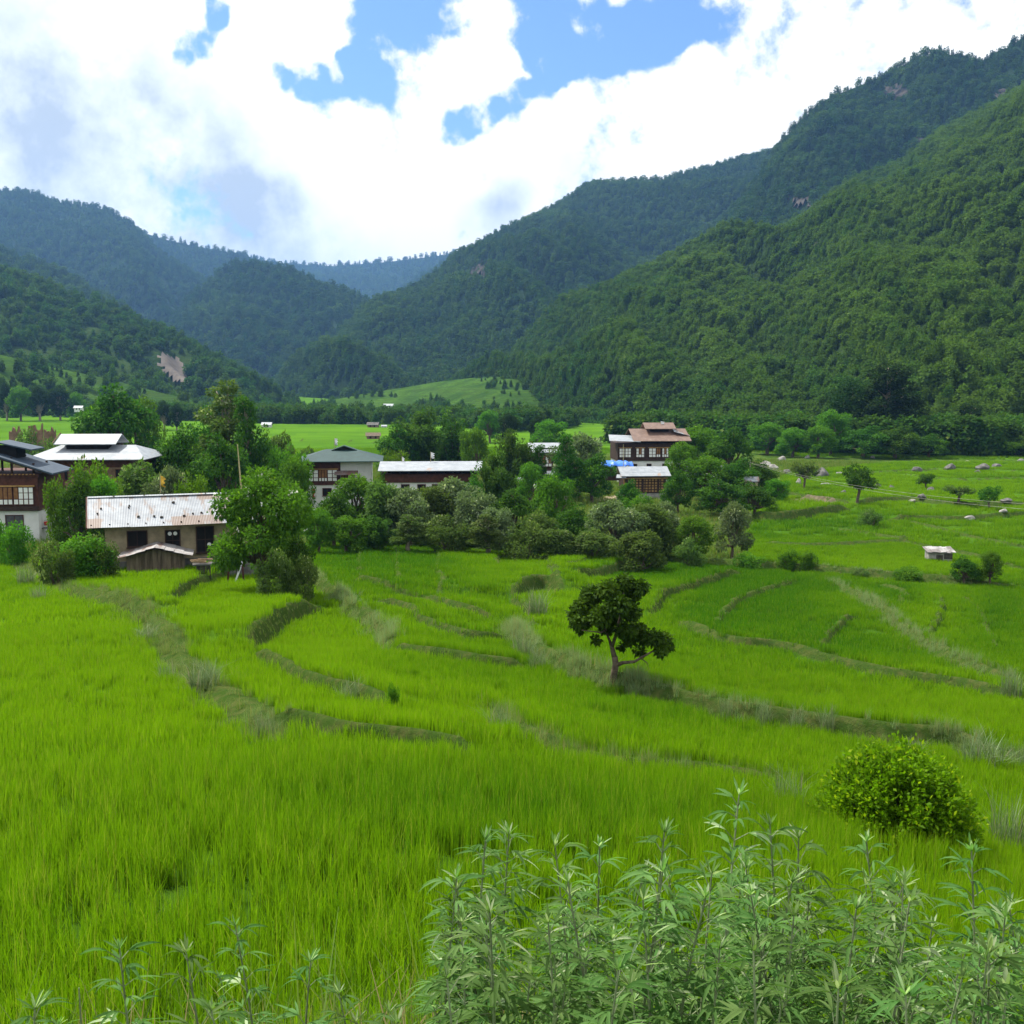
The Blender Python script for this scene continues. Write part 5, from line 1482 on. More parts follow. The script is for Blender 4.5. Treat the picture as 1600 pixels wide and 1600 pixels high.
for dx, c_, lb in ((0, RCLOTH, 'red bucket on the ledge before the white annex'), (.75, CLOTH, 'pale bucket standing nearest to the annex corner'), (1.1, RCLOTH, 'small red bucket beside the pale one at the annex')):
    m_ = MB(); m_.tube([(0, 0, 0), (0, 0, .34)], [.14, .19], 12)
    o = empty('bucket', (bz.x + dx, bz.y, bz.z + .07), 0, lb, 'bucket'); m_.build('body', c_, o, True)
    h2 = MB(); h2.tube([(-.18, 0, .33), (-.1, 0, .46), (.1, 0, .46), (.18, 0, .33)], [.012] * 4, 5); h2.build('handle', TIMBER, o)
p = at(70, 826, 99.0)
o = MB(); o.box(-.75, 1.6, -.35, .35, .1, .2)
for x in (-.6, 1.45):
    for y in (-.25, .25): o.box(x - .05, x + .05, y - .05, y + .05, -1.0, .1)
R = empty('washing_table', (p.x, p.y, p.z - .08), math.radians(8), 'low stone topped washing table before the white annex', 'table')
o.build('table_top', STONE, R)

# ---- white roofed house on the left
R, d = house_at('white_roofed_house', 62, 752, 120, 3, 'broad house with a wide white sheet roof and a small raised roof above it')
print('white', d)
W = 10.4
B(0, W, 0, 8, -1.5, 1.5).build('lower_wall', MUD2, R); B(-.1, W + .1, -.1, 8.1, 1.503, 2.35).build('upper_wall', REDT, R)
for x in (.8, 2.3, 3.8, 6.0, 8.2): window(R, x, x + .8, .1, 1.3, 0, 2, 1, REDT)
def hip(mb, x0, x1, y0, y1, ze, zr, ix, t=.07):
    ym = (y0 + y1) / 2; a, b = x0 + ix, x1 - ix
    mb.slab([(x0, y0, ze), (x1, y0, ze), (b, ym, zr), (a, ym, zr)], t); mb.slab([(a, ym + .003, zr), (b, ym + .003, zr), (x1, y1, ze), (x0, y1, ze)], t)
    v = [(x1 + .002, y0, ze), (x1 + .002, y1, ze), (b + .002, ym, zr)]; w = [(q[0], q[1], q[2] - t) for q in v]
    mb.add(v + w, [(0, 1, 2), (5, 4, 3), (0, 3, 4, 1), (1, 4, 5, 2), (2, 5, 3, 0)])
    v = [(x0 - .002, y1, ze), (x0 - .002, y0, ze), (a - .002, ym, zr)]; w = [(q[0], q[1], q[2] - t) for q in v]
    mb.add(v + w, [(0, 1, 2), (5, 4, 3), (0, 3, 4, 1), (1, 4, 5, 2), (2, 5, 3, 0)])
    return mb
hip(MB(), -1.3, W + 1.4, -1.4, 9.4, 2.45, 3.75, 2.4).build('roof', WHITE_TIN, R)
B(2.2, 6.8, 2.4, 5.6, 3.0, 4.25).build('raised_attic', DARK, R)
gable(MB(), 2.0, 7.0, 2.4, 5.6, 4.35, 5.0, .9, .9, .09).build('raised_roof', WHITE_TIN, R)
part('gable_board', MB().prism_x([(1.45, 4.15), (1.62, 4.15), (4.0, 5.04), (6.38, 4.15), (6.55, 4.15), (4.0, 5.13)], 1.0, 1.09), REDT, R)

# ---- teal roofed house
R, d = house_at('teal_roofed_house', 482, 784, 132, 6, 'two storey white and brown house with a dark teal hipped roof')
print('teal', d)
W = 7.6
B(0, W, 0, 7, -1.6, 2.0).build('lower_wall', LIME, R)
B(3.9, W + .003, -.003, 7.003, 2.003, 4.75).build('upper_wall', LIME, R)
B(-.08, 3.897, -.10, 7.0, 2.003, 4.75).build('timber_wall', REDT, R)
rabsel(R, .1, 1.25, 2.45, 3.9, -.1, 2, 'w'); rabsel(R, 1.3, 2.3, 2.45, 3.9, -.1, 3, 's'); rabsel(R, 2.35, 3.5, 2.45, 3.9, -.1, 2, 'w')
rabsel(R, 3.95, 5.6, 2.15, 3.3, -.003, 4, 'ssws')
MB().slab([(3.2, -1.1, 3.35), (6.0, -1.1, 3.35), (6.0, -.02, 3.75), (3.2, -.02, 3.75)], .05).build('canopy', RUST_TIN, R)
window(R, 1.7, 2.8, .7, 1.65, 0, 2, 1, REDT)
rf = MB(); hip(rf, -1.4, W + 1.4, -1.4, 8.4, 4.95, 6.15, 3.4, .1); rf.build('roof', TEAL_TIN, R)
gb = MB(); gb.prism([(3.1, 6.08), (5.3, 6.08), (4.2, 6.5)], 3.0, 3.9); gb.build('gablet', DARK, R)
MB().slab([(2.7, 2.8, 6.05), (4.2, 2.8, 6.62), (4.2, 4.4, 6.62), (2.7, 4.4, 6.05)], .07).slab([(4.203, 2.8, 6.62), (5.8, 2.8, 6.05), (5.8, 4.4, 6.05), (4.203, 4.4, 6.62)], .07).build('gablet_roof', TEAL_TIN, R)
# ---- long white roofed house
R, d = house_at('long_house', 604, 772, 128, 3, 'long house with a bright white low pitched roof over a dark brown timber band')
print('long', d)
W = 10.4
B(0, W, 0, 6, -1.5, 1.35).build('lower_wall', LIME, R); B(-.15, W + .15, -.2, 6.1, 1.353, 2.35).build('timber_wall', REDT, R)
B(.1, W - .1, .9, 5.1, 2.353, 2.78).build('attic', DARK, R)  # near-black block: shadow of the eave gap put into its colour
gable(MB(), 0, W, 0, 6, 3.05, 3.62, .9, 1.2, .07).build('roof', WHITE_TIN, R)
rb = MB()
for i in range(12): rb.box(-.5 + i * (W + 1) / 11 - .05, -.5 + i * (W + 1) / 11 + .05, -.95, 6.9, 2.353, 2.47)
rb.build('rafters', TIMBER, R)
for x in (1.7, 3.6, 5.3, 7.2): window(R, x, x + 1.0, .05, 1.15, 0, 2, 1, REDT)
# ---- small white roof
R, d = house_at('shaded_house', 836, 762, 172, 5, 'house mostly hidden by trees with a small white tin roof and barred white windows')
B(0, 5, 0, 6, -1.5, 2.6).build('lower_wall', LIME, R); B(-.1, 5.1, -.1, 6.1, 2.603, 5.6).build('timber_wall', TIMBER, R)
rabsel(R, .6, 2.6, 3.3, 4.9, -.1, 4, 'ws'); rabsel(R, 2.9, 4.6, 3.3, 4.9, -.1, 4, 'ws')
gable(MB(), 0, 5, 0, 6, 6.0, 6.9, 1.0, 1.2, .08).build('roof', WHITE_TIN, R)
B(.1, 4.9, .1, 5.9, 5.603, 6.2).build('attic', DARK, R)
# ---- brown roofed big house
R, d = house_at('brown_roofed_house', 966, 742, 188, 4, 'large two storey house with rusty brown stacked roofs and white barred windows')
print('brown', d)
W = 11.2
B(0, W, 0, 8, -2, 2.4).build('lower_wall', LIME, R); B(-.15, W + .15, -.2, 8.1, 2.403, 5.4).build('timber_wall', TIMBER, R)
for a, b, k in ((.1, 1.0, 'w'), (1.1, 2.1, 'w'), (3.0, 4.4, 'wsw'), (5.2, 6.4, 'w'), (6.5, 7.2, 's'), (7.5, 8.6, 'wsw'), (9.2, 10.8, 'w')): rabsel(R, a, b, 3.0, 4.6, -.2, 3 if len(k) == 3 else 2, k)
for x in (2.4, 4.9, 7.6): window(R, x, x + .85, .3, 1.9, 0, 1, 1, REDT, name='door', sill=False)
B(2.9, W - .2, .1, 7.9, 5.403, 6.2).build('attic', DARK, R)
gable(MB(), 3.6, W, 0, 8, 6.3, 7.75, 1.2, 1.2, .1).build('roof', BROWN_TIN, R)
B(6.0, 9.2, 2.6, 5.4, 7.0, 8.0).build('raised_attic', DARK, R)
gable(MB(), 5.8, 9.4, 2.4, 5.6, 8.15, 8.8, .9, .8, .09).build('raised_roof', BROWN_TIN, R)
MB().slab([(-1.8, -1.4, 5.95), (3.6, -1.4, 5.75), (4.2, 3.5, 6.55), (-1.2, 3.5, 6.75)], .08).build('wing_roof', WHITE_TIN, R)
MB().slab([(9.8, 1.0, 7.35), (12.6, .6, 6.6), (12.9, 4.6, 6.9), (10.1, 4.6, 7.9)], .06).build('patched_roof', PATCH_TIN, R)
# ---- timber outbuilding
R, d = house_at('timber_outbuilding', 975, 771, 158, 5, 'single storey outbuilding with an ochre lattice timber front and a white tin roof')
print('outb', d)
W = 6.1
B(0, W, 0, 4, -1.5, -.003).build('stone_base', PALEST, R); B(0, W, 0, 4, 0, 2.45).build('timber_wall', TIMBER, R)
lt = MB()
for i in range(13): lt.box(.22 + i * .46, .22 + i * .46 + (.14 if i % 5 else .34), -.10, -.053, .12, 2.05)
for j in range(6): lt.box(.22, 5.9, -.12, -.103, .08 + j * .39, .08 + j * .39 + .13)
B(.2, 5.9, -.05, -.003, .1, 2.07).build('ochre_board', OCHRE, R); lt.build('lattice', TIMBER, R)
B(-.1, .12, -.08, -.003, 0, 2.2).build('corner_post', OCHRE, R)
B(-.25, W + .25, -.35, 0 - .003, 2.1, 2.28).build('cornice', OCHRE, R)
B(.1, W - .1, .1, 3.9, 2.453, 3.0).build('attic', DARK, R)
gable(MB(), 0, W, 0, 4, 2.95, 3.75, .6, .9, .07).build('roof', WHITE_TIN, R)
MB().slab([(-1.4, -1.0, 2.35), (.1, -1.0, 2.35), (.5, .3, 2.75), (-1.0, .3, 2.75)], .05).build('side_canopy', WHITE_TIN, R)
# ---- tarpaulin shelter
p = at(941, 741, 168)
R = empty('tarpaulin_shelter', (p.x, p.y, p.z), math.radians(3), 'low shelter of posts covered by a crumpled bright blue tarpaulin', 'shelter')
B(.15, 3.9, .3, 2.9, -1, 1.1).build('plank_wall', TIMBER, R)
ps = MB()
for x in (.0, 2.0, 4.1):
    for y in (.0, 3.1): ps.box(x - .06, x + .06, y - .06, y + .06, -1, 1.4)
ps.build('posts', TIMBER, R)
n_ = 22; tv = []; 
for j in range(n_):
    for i in range(n_):
        a, b = i / (n_ - 1), j / (n_ - 1)
        x = -.3 + 5.1 * a; y = -.55 + 4.0 * b
        z = 1.55 + .35 * math.sin(b * math.pi) - .5 * max(0, .15 - b) * 5 * .9 - .35 * max(0, a - .85) * 4 + .10 * math.sin(a * 17 + b * 4) + .08 * math.sin(a * 31 + 1.3) + .05 * random.random()
        tv.append((x, y, z))
tf_ = [(j * n_ + i, j * n_ + i + 1, (j + 1) * n_ + i + 1, (j + 1) * n_ + i) for j in range(n_ - 1) for i in range(n_ - 1)]
cv_ = MB(); cv_.add(tv, tf_); o = cv_.build('tarpaulin', TARP, R, True); md = o.modifiers.new('thick', 'SOLIDIFY'); md.thickness = .03

# ---- stone field hut
x, y = ground_hit(1466, 877, ground_z); k = y / F
R = empty('field_hut', (x, y, gz(x, y)), math.radians(-6), 'tiny pale grey stone hut with a flat patched roof alone in the flat field', 'hut')
w_ = 36 * k; h_ = 15 * k
B(-w_ / 2, w_ / 2, -.7, .7, -.5, h_).build('wall', PALEST, R)
B(-w_ * .18, w_ * .1, -.72, -.703, .1, h_ * .75).build('door', DSTONE, R)
rf = MB()
for i in range(6):
    xa = -w_ / 2 - .2 + i * (w_ + .4) / 6; zo = h_ + .06 + random.uniform(0, .1)
    rf.slab([(xa, -1.0, zo), (xa + (w_ + .4) / 6 + .05, -1.0, zo + random.uniform(-.04, .05)), (xa + (w_ + .4) / 6 + .05, 1.0, zo + .28), (xa, 1.0, zo + .25)], .04)
rf.build('roof', sheet_mat('old_hut_sheet', (.26, .25, .24), (.40, .39, .38), (.12, .10, .09), .55, .66, .0, .8), R)
B(w_ * .15, w_ / 2, -.74, -.705, h_ * .35, h_ * .9).build('board', DSTONE, R)

# ---- ruined mud walls
def ruin(px0, px1, top, row, Y, label, seed):
    rg = random.Random(seed); a = at(px0, row, Y); b = at(px1, row, Y); t_ = at(px0, top, Y)
    W_ = b.x - a.x; g = gz((a.x + b.x) / 2, Y); H_ = t_.z - g
    pts = [(0, -1.0), (W_, -1.0)]; n = 9
    for i in range(n + 1): pts.append((W_ * (1 - i / n), H_ * rg.uniform(.86, 1.0) * (1 - .12 * (i % 3 == 1))))
    m_ = MB(); m_.prism(pts, 0, .7); o = m_.build('ruined_wall', MUD2); o.location = (a.x, Y, g); o.rotation_euler = (0, 0, rg.uniform(-.2, .2))
    tag(o, label, 'ruined wall')
ruin(14, 33, 663, 684, 198, 'low stub of a ruined brown mud wall, the smaller and leftmost one', 1)
ruin(45, 66, 661, 690, 200, 'tallest broken brown mud wall of the ruin in the middle', 2)
ruin(69, 86, 662, 690, 196, 'broken brown mud wall at the right end of the ruin', 3)

# ---- far small houses
def far_house(px, row, w, h, Y, label, roof=WHITE_TIN, wall=LIME, hipd=.35, nm='far_house'):
    if Y > 185 and row > 645:
        x, y = ground_hit(px, row, ground_z); p = Vector((x, y, gz(x, y))); k = y / F
    else:
        p = at(px, row, Y); k = Y / F
    W_, H_ = w * k, h * k
    R = empty(nm, (p.x, p.y, p.z), math.radians(random.uniform(-8, 8)), label, 'house')
    B(-W_ / 2, W_ / 2, 0, W_ * .6, -.8, H_ * .6).build('wall', wall, R)
    gable(MB(), -W_ / 2, W_ / 2, 0, W_ * .6, H_ * .62, H_ * 1.0, W_ * .1, W_ * .1, .12).build('roof', roof, R)
    for x in (-.28, .12): B(W_ * x, W_ * (x + .14), -.04, -.003, H_ * .1, H_ * .45).build('window', DARK, R)
far_house(3, 648, 12, 10, 500, 'far house with a pinkish roof at the left edge of the bright field', RUST_TIN)
far_house(122, 641, 12, 7, 500, 'tiny far house with a white roof behind the big dark trees')
far_house(240, 651, 17, 9, 420, 'far house with a pale blue roof right of the large bushy tree')
far_house(416, 668, 14, 8, 400, 'far white hut at the back edge of the bright field')
far_house(582, 668, 16, 8, 420, 'far hut with a grey thatched roof above the field terrace', STONE, MUD2)
far_house(600, 668, 8, 4, 425, 'very small white roof right of the grey thatched hut')
far_house(583, 686, 20, 10, 290, 'brown thatched field shelter in the middle of the bright field', PLANK, MUD2)
far_house(606, 637, 14, 6, 640, 'tiny white roofed house on the hillside fields, the right one of two')
far_house(581, 643, 9, 5, 630, 'tiny pale house on the hillside fields, the left one of two')
far_house(818, 754, 16, 8, 150, 'small white roof peeping between the feathery bamboo and the shaded house', WHITE_TIN, MUD)
far_house(858, 748, 16, 12, 165, 'small pale wall glimpsed under the greyish flowering tree', PATCH_TIN)
far_house(1078, 742, 20, 13, 170, 'small white roof showing behind the trees right of the timber outbuilding')
far_house(1116, 742, 22, 14, 172, 'white roof glimpsed inside the right hand tree cluster')
far_house(1174, 758, 20, 13, 157, 'low white roof at the right end of the tree cluster', PATCH_TIN, MUD)
far_house(1243, 594, 4, 4, 480, 'tiny white shrine on the forested slope')

# ---- prayer flags, poles and wires
def flag(px, top, bot, Y, label, cloth, fh=.45, wid=.45, rpole=.045):
    a, b = at(px, top, Y), at(px, bot, Y)
    R = empty('prayer_flag', (b.x, b.y, b.z), 0, label, 'flag'); H_ = a.z - b.z
    MB().tube([(0, 0, 0), (0, 0, H_)], [rpole, rpole * .6], 6).build('pole', POLE, R)
    m_ = MB(); n = 8; v = []
    for i in range(n + 1):
        z_ = H_ * (1 - fh * i / n) - .05
        v += [(.04, 0, z_), (wid * (.45 + .55 * abs(math.sin(i * 1.1 + px))), .12 * math.sin(i * .9), z_ - .1)]
    m_.add(v, [(2 * i, 2 * i + 1, 2 * i + 3, 2 * i + 2) for i in range(n)]); o = m_.build('cloth', cloth, R, True)
    md = o.modifiers.new('thick', 'SOLIDIFY'); md.thickness = .012
flag(523, 684, 706, 136, 'white prayer flag on a pole above the teal roof', CLOTH, .5)
flag(628, 713, 730, 131, 'short white prayer flag behind the left half of the long white roof', CLOTH, .6, .35)
flag(673, 706, 728, 131, 'white prayer flag behind the middle of the long white roof', CLOTH, .4, .5)
flag(1032, 658, 678, 192, 'white prayer flag on the ridge of the brown roofed house', CLOTH, .5, .8, .06)
flag(251, 742, 770, 82, 'yellow prayer flag behind the long farmhouse roof', YCLOTH, .6, .4)
flag(488, 762, 784, 130, 'faded red and white flag beside the teal roofed house', RCLOTH, .7, .35)
for px, tp, bt, Y, lb in ((371, 694, 765, 80, 'tall yellow bamboo pole standing behind the blossoming tree'), (974, 694, 745, 165, 'pale bamboo pole rising between the tarpaulin and the brown roofed house')):
    a, b = at(px, tp, Y), at(px + (6 if px < 400 else 0), bt, Y)
    o = MB().tube([tuple(b - b), tuple(a - b)], [.07, .04], 6).build('bamboo_pole', POLE); o.location = b; tag(o, lb, 'pole')

def pole_wire():
    p0, p1 = at(1172, 722, 163), at(1760, 800, 92)
    for p, lb in ((p0, 'wooden power pole hidden among the right hand tree cluster'),):
        g = gz(p.x, p.y); R = empty('power_pole', (p.x, p.y, g), 0, lb, 'pole')
        MB().tube([(0, 0, -.3), (0, 0, p.z - g + .3)], [.13, .09], 8).build('pole', PALEBARK, R)
        MB().box(-.7, .7, -.06, .06, p.z - g - .06, p.z - g + .06).build('crossarm', TIMBER, R)
    for dx, lb in ((-.5, 'upper thin pale power wire crossing the flat fields'), (.5, 'lower thin pale power wire crossing the flat fields')):
        a = p0 + Vector((dx * .6, 0, -.1 + dx * -.3)); b = p1 + Vector((dx * .6, 0, -dx * .6))
        pts = [a.lerp(b, t_ / 20) - Vector((0, 0, 1.3 * 4 * (t_ / 20) * (1 - t_ / 20))) for t_ in range(21)]
        o = MB().tube([tuple(q - a) for q in pts], [.014] * 21, 4).build('power_wire', PALEST); o.location = a
        tag(o, lb, 'wire')
pole_wire()

# ---- boulders in the fields
RKS = [rock_mesh(10 + s, STONE) for s in range(3)] + [rock_mesh(20 + s, PALEST) for s in range(3)]
for i, (px, row, w, h, kd, lb) in enumerate([
        (1282, 746, 30, 17, 0, 'largest grey boulder, behind the small tree'), (1222, 720, 16, 10, 1, 'pale boulder below the trees, the upper one near the cluster'), (1196, 730, 22, 11, 1, 'white boulder touching the right hand tree cluster'),
        (1208, 733, 18, 9, 1, 'pale boulder just right of the white one'), (1230, 740, 16, 8, 0, 'low grey boulder left of the small tree'), (1248, 757, 10, 11, 1, 'upright pale rock at the foot of the small tree'),
        (1262, 716, 9, 6, 1, 'small pale rock under the forest edge'), (1312, 742, 14, 6, 1, 'flat pale rock between the largest boulder and the leaning tree'), (1372, 761, 10, 7, 0, 'small grey rock right of the leaning tree'),
        (1392, 764, 10, 7, 0, 'second small grey rock right of the leaning tree'), (1432, 737, 18, 9, 0, 'dark boulder in the upper field above the tiny tree'), (1455, 768, 15, 9, 0, 'dark rock under the tiny round tree'),
        (1441, 780, 13, 7, 0, 'dark rock below the tiny round tree'), (1426, 785, 12, 5, 1, 'flat pinkish rock on the field bank'), (1485, 735, 16, 9, 0, 'grey boulder in the upper field right of the dark one'),
        (1535, 733, 26, 10, 0, 'wide dark boulder group stone at the right, the left one'), (1556, 732, 20, 9, 0, 'dark boulder beside the wide one'), (1527, 739, 13, 6, 0, 'small dark rock below the wide boulder'),
        (1318, 772, 12, 7, 0, 'grey rock left of the foot of the leaning tree'), (1290, 758, 20, 5, 1, 'flat pale stone slab in the grass below the largest boulder'), (1514, 812, 20, 6, 1, 'pale flat stone on the long dark bank'),
        (1572, 785, 22, 6, 0, 'long low rock right of the flat topped tree'), (1512, 722, 8, 4, 1, 'tiny pale rock near the lone rounded tree'), (1595, 722, 12, 6, 1, 'pale rock at the right end of the upper field'),
        (1568, 800, 14, 6, 1, 'pale rock in the field under the flat topped tree'), (1200, 700, 10, 7, 1, 'pale rock up by the forest edge'), (1363, 716, 8, 5, 1, 'small rock at the foot of the giant tree')]):
    x, y = ground_hit(px, row, ground_z); k = y / F
    o = link('boulder', RKS[(i % 3) + 3 * kd], None, (x, y, gz(x, y) + h * k * .12)); o.scale = (w * k * .5, w * k * .42, h * k * .7); o.rotation_euler = (0, 0, random.random() * 6)
    tag(o, lb, 'boulder')
# bare soil patch, yard
def patch(name, pts, mat, label):
    V = []; n = 14
    P = np.array([ground_hit(a, b, ground_z) for a, b in pts]); c = P.mean(0)
    ring = []
    for i in range(len(P)):
        for j in range(6): ring.append(P[i] + (P[(i + 1) % len(P)] - P[i]) * j / 6)
    ring = np.array(ring); V = [c]; 
    for s in (.34, .67, 1.0): V += list(c + (ring - c) * s)
    V = np.array(V); m = len(ring); z = ground_z(V[:, 0], V[:, 1]) + .05
    f = [(0, 1 + i, 1 + (i + 1) % m) for i in range(m)]
    for r_ in range(2): f += [(1 + r_ * m + i, 1 + (r_ + 1) * m + i, 1 + (r_ + 1) * m + (i + 1) % m, 1 + r_ * m + (i + 1) % m) for i in range(m)]
    mb = MB(); mb.add(np.column_stack([V, z]), f); tag(mb.build(name, mat, None, True), label, kind='structure')
patch('bare_soil', [(1228, 778), (1262, 773), (1300, 778), (1308, 786), (1240, 788)], plain('bare_brown_soil', (.115, .10, .06), .95, .05, var=.3, scale=1.5, bump=.6), 'bare brown soil patch in the flat field')
patch('yard', [(285, 884), (330, 878), (385, 882), (372, 890), (300, 890)], plain('packed_yard_soil', (.30, .25, .17), .95, .05, var=.25, scale=1.5, bump=.5), 'packed soil yard by the long farmhouse')
patch('village_path', [(925, 780), (975, 771), (990, 774), (940, 785)], plain('pale_path_soil', (.36, .30, .20), .95, .05, var=.25, scale=1.5, bump=.5), 'pale earth path beside the timber outbuilding')
# ================================================================ NEAR WEEDS
L_WEED = leaf_mat('weed_leaves', (.060, .140, .028), (.160, .270, .080), (.40, .48, .28), trans=.42, rough=.6, spec=.18, transmult=(1.15, 1.35, .7))
WSTEM = plain('weed_stem', (.16, .20, .10), .8, .2, var=.3, scale=20)
def weed(name, seed, H=1.3, nodes=19, branches=5, leaf=.10, dens=1.0):
    """hemp-like weed: hairy stem, opposite palmate leaves of narrow drooping leaflets, tufted tips"""
    rg = np.random.default_rng(seed); R = root0(name)
    st = MB(); V, Q, rnd = [], [], []
    def leaflet(c, d, L, w, droop, rv):
        d = d / np.linalg.norm(d); sd = np.cross(d, [0, 0, 1.0]); sd /= np.linalg.norm(sd) + 1e-6
        sd = sd + np.array([0, 0, rg.normal() * .35]); sd /= np.linalg.norm(sd)
        n0 = len(V); pr = [(0, .12), (.25, .85), (.5, 1.0), (.78, .6), (1.0, .03)]
        for t_, ww in pr:
            p = c + d * L * t_ - np.array([0, 0, 1]) * droop * L * t_ ** 2
            V.append(p - sd * w * ww / 2 + np.array([0, 0, .12 * w])); V.append(p - np.array([0, 0, .10 * w])); V.append(p + sd * w * ww / 2 + np.array([0, 0, .12 * w]))
        for i in range(4):
            a = n0 + 3 * i
            Q.append((a, a + 1, a + 4, a + 3)); Q.append((a + 1, a + 2, a + 5, a + 4)); rnd.extend([rv, rv])
    def leaf_(c, az, el, L, nf):
        """palmate leaf on a petiole"""
        d = np.array([math.cos(az) * math.cos(el), math.sin(az) * math.cos(el), math.sin(el)])
        pe = L * rg.uniform(.3, .55); e = c + d * pe; st.tube([c, e], [.0014, .0010], 3)
        rv = np.clip(rg.random() * .8 + .1, 0, 1)
        for k in range(nf):
            o = (k - (nf - 1) / 2); a = az + o * .38; f = 1 - .13 * abs(o) ** 1.2
            dd = np.array([math.cos(a), math.sin(a), math.sin(el) * .6 - .05 * abs(o) + rg.normal() * .12])
            leaflet(e, dd, L * f * rg.uniform(.85, 1.1), L * .122 * f, rg.uniform(.15, .7), np.clip(rv + rg.normal() * .08, 0, 1))
    def shoot(base, tip, r0, n, L0, top=True):
        base, tip = np.array(base), np.array(tip); ax = tip - base
        bend = rg.normal(size=3) * .04 * np.linalg.norm(ax)
        pos = lambda t_: base + ax * t_ + bend * math.sin(math.pi * t_)
        st.tube([pos(t_) for t_ in np.linspace(0, 1, 7)], [r0 * (1 - .8 * t_) for t_ in np.linspace(0, 1, 7)], 5)
        az = rg.random() * 6.28
        for i in range(n):
            t_ = .12 + .86 * (i / (n - 1)) ** .68; az += 1.57 + rg.normal() * .3
            L = L0 * (1.15 - .48 * t_ ** 2.5) * rg.uniform(.8, 1.15)
            for s in (0, math.pi):
                if rg.random() < .93 * dens: leaf_(pos(t_), az + s + rg.normal() * .15, .15 + .7 * t_ ** 3 + rg.normal() * .15, L, 7 if t_ < .55 else 5 if t_ < .85 else 3)
        if top:
            for i in range(9):
                a = rg.random() * 6.28; e = rg.uniform(.6, 1.4)
                leaflet(pos(1.0), np.array([math.cos(a) * math.cos(e), math.sin(a) * math.cos(e), math.sin(e)]), L0 * rg.uniform(.25, .5), L0 * .065, .1, .75 + .25 * rg.random())
    shoot((0, 0, 0), (rg.normal() * .008, rg.normal() * .008, H), .008, nodes, leaf)
    for i in range(branches):
        z = H * rg.uniform(.12, .58); a = rg.random() * 6.28; L = min(H * rg.uniform(.22, .40), (H * .90 - z) / .85)
        shoot((0, 0, z), (math.cos(a) * L * .55, math.sin(a) * L * .55, z + L * .85), .004, 8, leaf * .8)
    st.build('stem', WSTEM, R)
    link('leaves', mesh_np('leaves', np.array(V), np.array(Q), L_WEED, True, {'rnd': rnd}), R)
    R['_u'] = 0
    PROTOS.append(R)
    return R, H
WP = [weed('hemp_weed', 200 + s, 1.3, 30, 7, .094) for s in range(4)] + [weed('hemp_weed', 210, 1.2, 24, 3, .088, .95), weed('hemp_weed', 211, 1.1, 13, 1, .10, .85)]
def put_weed(k, px, top, Y, label, group=None, s=1.0, cat='weed'):
    R0, H = WP[k]
    o = R0 if R0['_u'] == 0 else copy_tree(R0)
    R0['_u'] = 1
    tp = at(px, top, Y); x = tp.x; z = gz(x, Y)
    h = tp.z - z
    o.location = (x, Y, z - .03); sc_ = h / H; o.scale = (s * .5 * (1 + sc_) , s * .5 * (1 + sc_), sc_)
    o.rotation_euler = (random.gauss(0, .015), random.gauss(0, .015), random.random() * 6.28)
    tag(o, label, cat, group)
    if group is None and 'group' in o: del o['group']
TALLW = [(0, 756, 1295, 2.7, 'grey-green weed stem at the left end of the dense clump'), (1, 800, 1283, 2.8, 'tall weed stem second from the left end of the dense clump'), (2, 872, 1310, 2.7, 'weed stem with a bushy head left of centre in the dense clump'), (3, 938, 1305, 2.9, 'slim weed top standing in the gap before the middle of the dense clump'),
         (0, 1036, 1282, 2.6, 'broad weed with a spear shaped tip in the middle of the dense clump'), (1, 1146, 1226, 2.6, 'tallest weed of the dense clump, its tip above all others'), (4, 1210, 1272, 2.7, 'weed just right of the tallest one'), (2, 1256, 1292, 2.8, 'weed with a star shaped top left of the bright round bush'),
         (3, 1358, 1298, 2.7, 'weed whose tip touches the lower edge of the bright round bush'), (1, 1405, 1352, 2.5, 'lower weed below the bright round bush'), (0, 1522, 1312, 2.5, 'big drooping weed at the right end of the dense clump'), (2, 712, 1350, 2.6, 'outermost weed on the left flank of the dense clump')]
for k, px, tp, Y, lb in TALLW:
    put_weed(k, px, tp, Y, lb)
for o in COL.objects:
    if o.name.startswith('hemp_weed'): o.rotation_euler[0] = o.rotation_euler[1] = 0
rg = random.Random(9)
gl = 'grey-green hemp-like weed inside the dense clump on the near bank'
for i in range(60):
    px = rg.uniform(700, 1600); top = 1335 + 45 * rg.random() + (abs(px - 1130) / 450) * 30 + (60 if rg.random() < .4 else 0)
    put_weed(i % 4, px, top + rg.uniform(-15, 50), rg.uniform(1.9, 3.1), gl, 'weeds filling the dense clump on the near bank')
for i in range(16):
    px = rg.uniform(690, 1590); put_weed(4 + i % 2, px, rg.uniform(1470, 1540), rg.uniform(1.6, 2.1), gl, 'weeds filling the dense clump on the near bank')
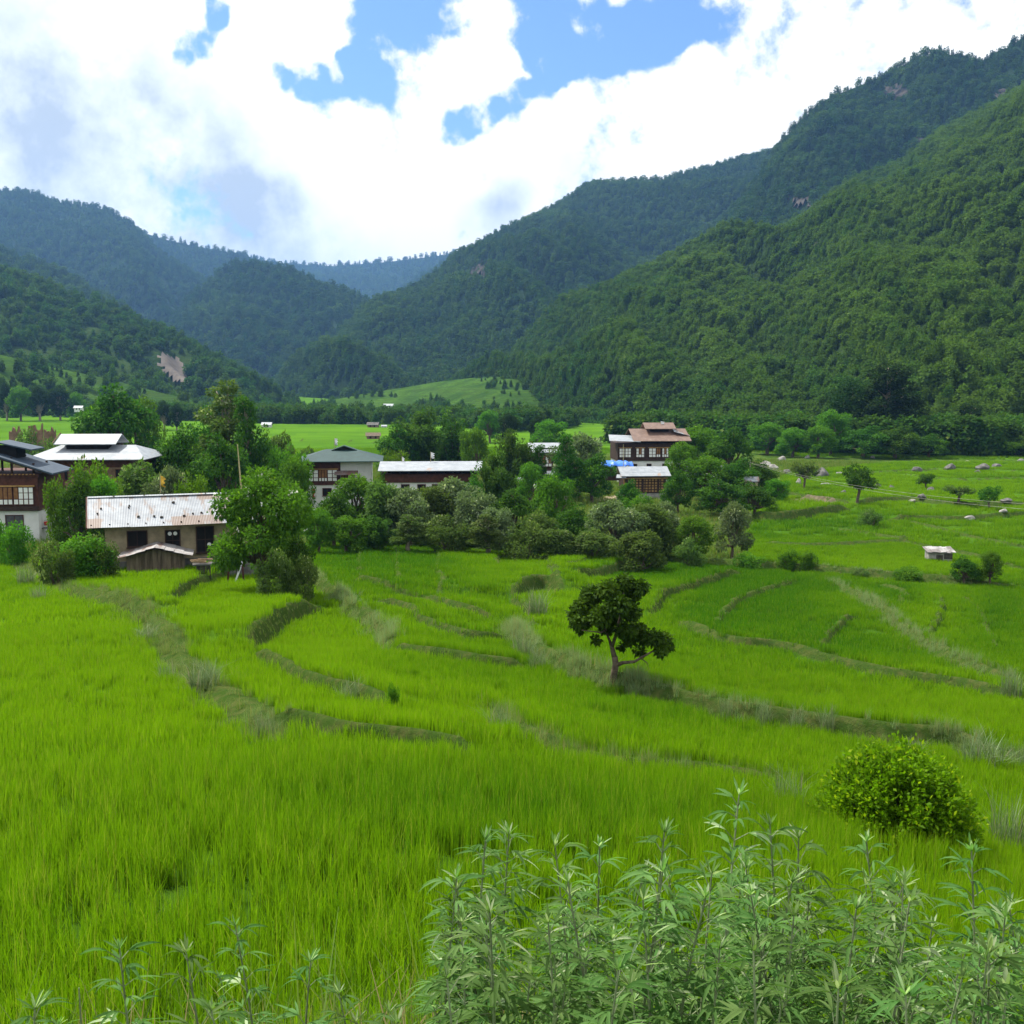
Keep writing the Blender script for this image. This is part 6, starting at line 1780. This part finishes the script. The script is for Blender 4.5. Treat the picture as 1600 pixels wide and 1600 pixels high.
for k, px, tp, Y, lb in [(4, 385, 1430, 2.8, 'tallest of the single weeds standing in the rice left of the dense clump'), (5, 483, 1482, 2.7, 'small single weed right of the tallest one in the near rice'), (5, 268, 1478, 2.4, 'slim weed with wide drooping leaves left of the tallest single weed'),
                         (4, 178, 1462, 2.2, 'blurred pale weed standing near the bottom corner of the rice'), (5, 545, 1540, 2.6, 'short weed closest to the dense clump on its left'), (5, 640, 1575, 2.3, 'lowest weed peeping up beside the dense clump'),
                         (5, 45, 1555, 1.9, 'low weed in the corner of the near bank'), (5, 95, 1580, 1.8, 'low broad weed next to the one in the corner of the near bank'), (4, 330, 1560, 2.0, 'low weed under the tallest single weed')]:
    put_weed(k, px, tp, Y, lb)
# broad dark leaf plant near the corner
def broad_plant():
    p = at(122, 1585, 2.0); g = gz(p.x, p.y)
    R = empty('broad_leaf_plant', (p.x, p.y, g), 0, 'plant with rounded dark green leaves and a thin reddish stem at the near bank corner', 'plant')
    H_ = at(118, 1548, 2.0).z - g; st = MB(); st.tube([(0, 0, -.05), (.01, 0, H_ * .6), (0, .01, H_)], [.004, .003, .0015], 5); st.build('stem', WSTEM, R)
    V, f = [], []; rg = random.Random(3)
    for i, (z, a, L) in enumerate([(.80, .3, .10), (.84, 2.6, .11), (.88, 4.3, .09), (.7, 1.6, .11), (.72, 5.3, .10), (.6, 3.4, .12), (.93, 1.0, .06)]):
        c = Vector((0, 0, H_ * z)); d = Vector((math.cos(a), math.sin(a), .2)).normalized(); s = d.cross(Vector((0, 0, 1))).normalized(); n0 = len(V); n = 12
        V.append(c + d * L * .6 - Vector((0, 0, .012)))
        for j in range(n):
            t_ = 6.283 * j / n; V.append(c + d * (L * .6 + L * .52 * math.cos(t_)) + s * (L * .44 * math.sin(t_)) - Vector((0, 0, .03 * (math.cos(t_) + 1))))
        f += [(n0, n0 + 1 + j, n0 + 1 + (j + 1) % n) for j in range(n)]
    m_ = MB(); m_.add(V, f); m_.build('leaves', L_DARK, R, True)
broad_plant()
for R in PROTOS:
    if R['_u'] == 0:
        for c in list(R.children): bpy.data.objects.remove(c)
        bpy.data.objects.remove(R)
for o in COL.objects:
    for k in ('_u', '_h', '_w'):
        if k in o: del o[k]
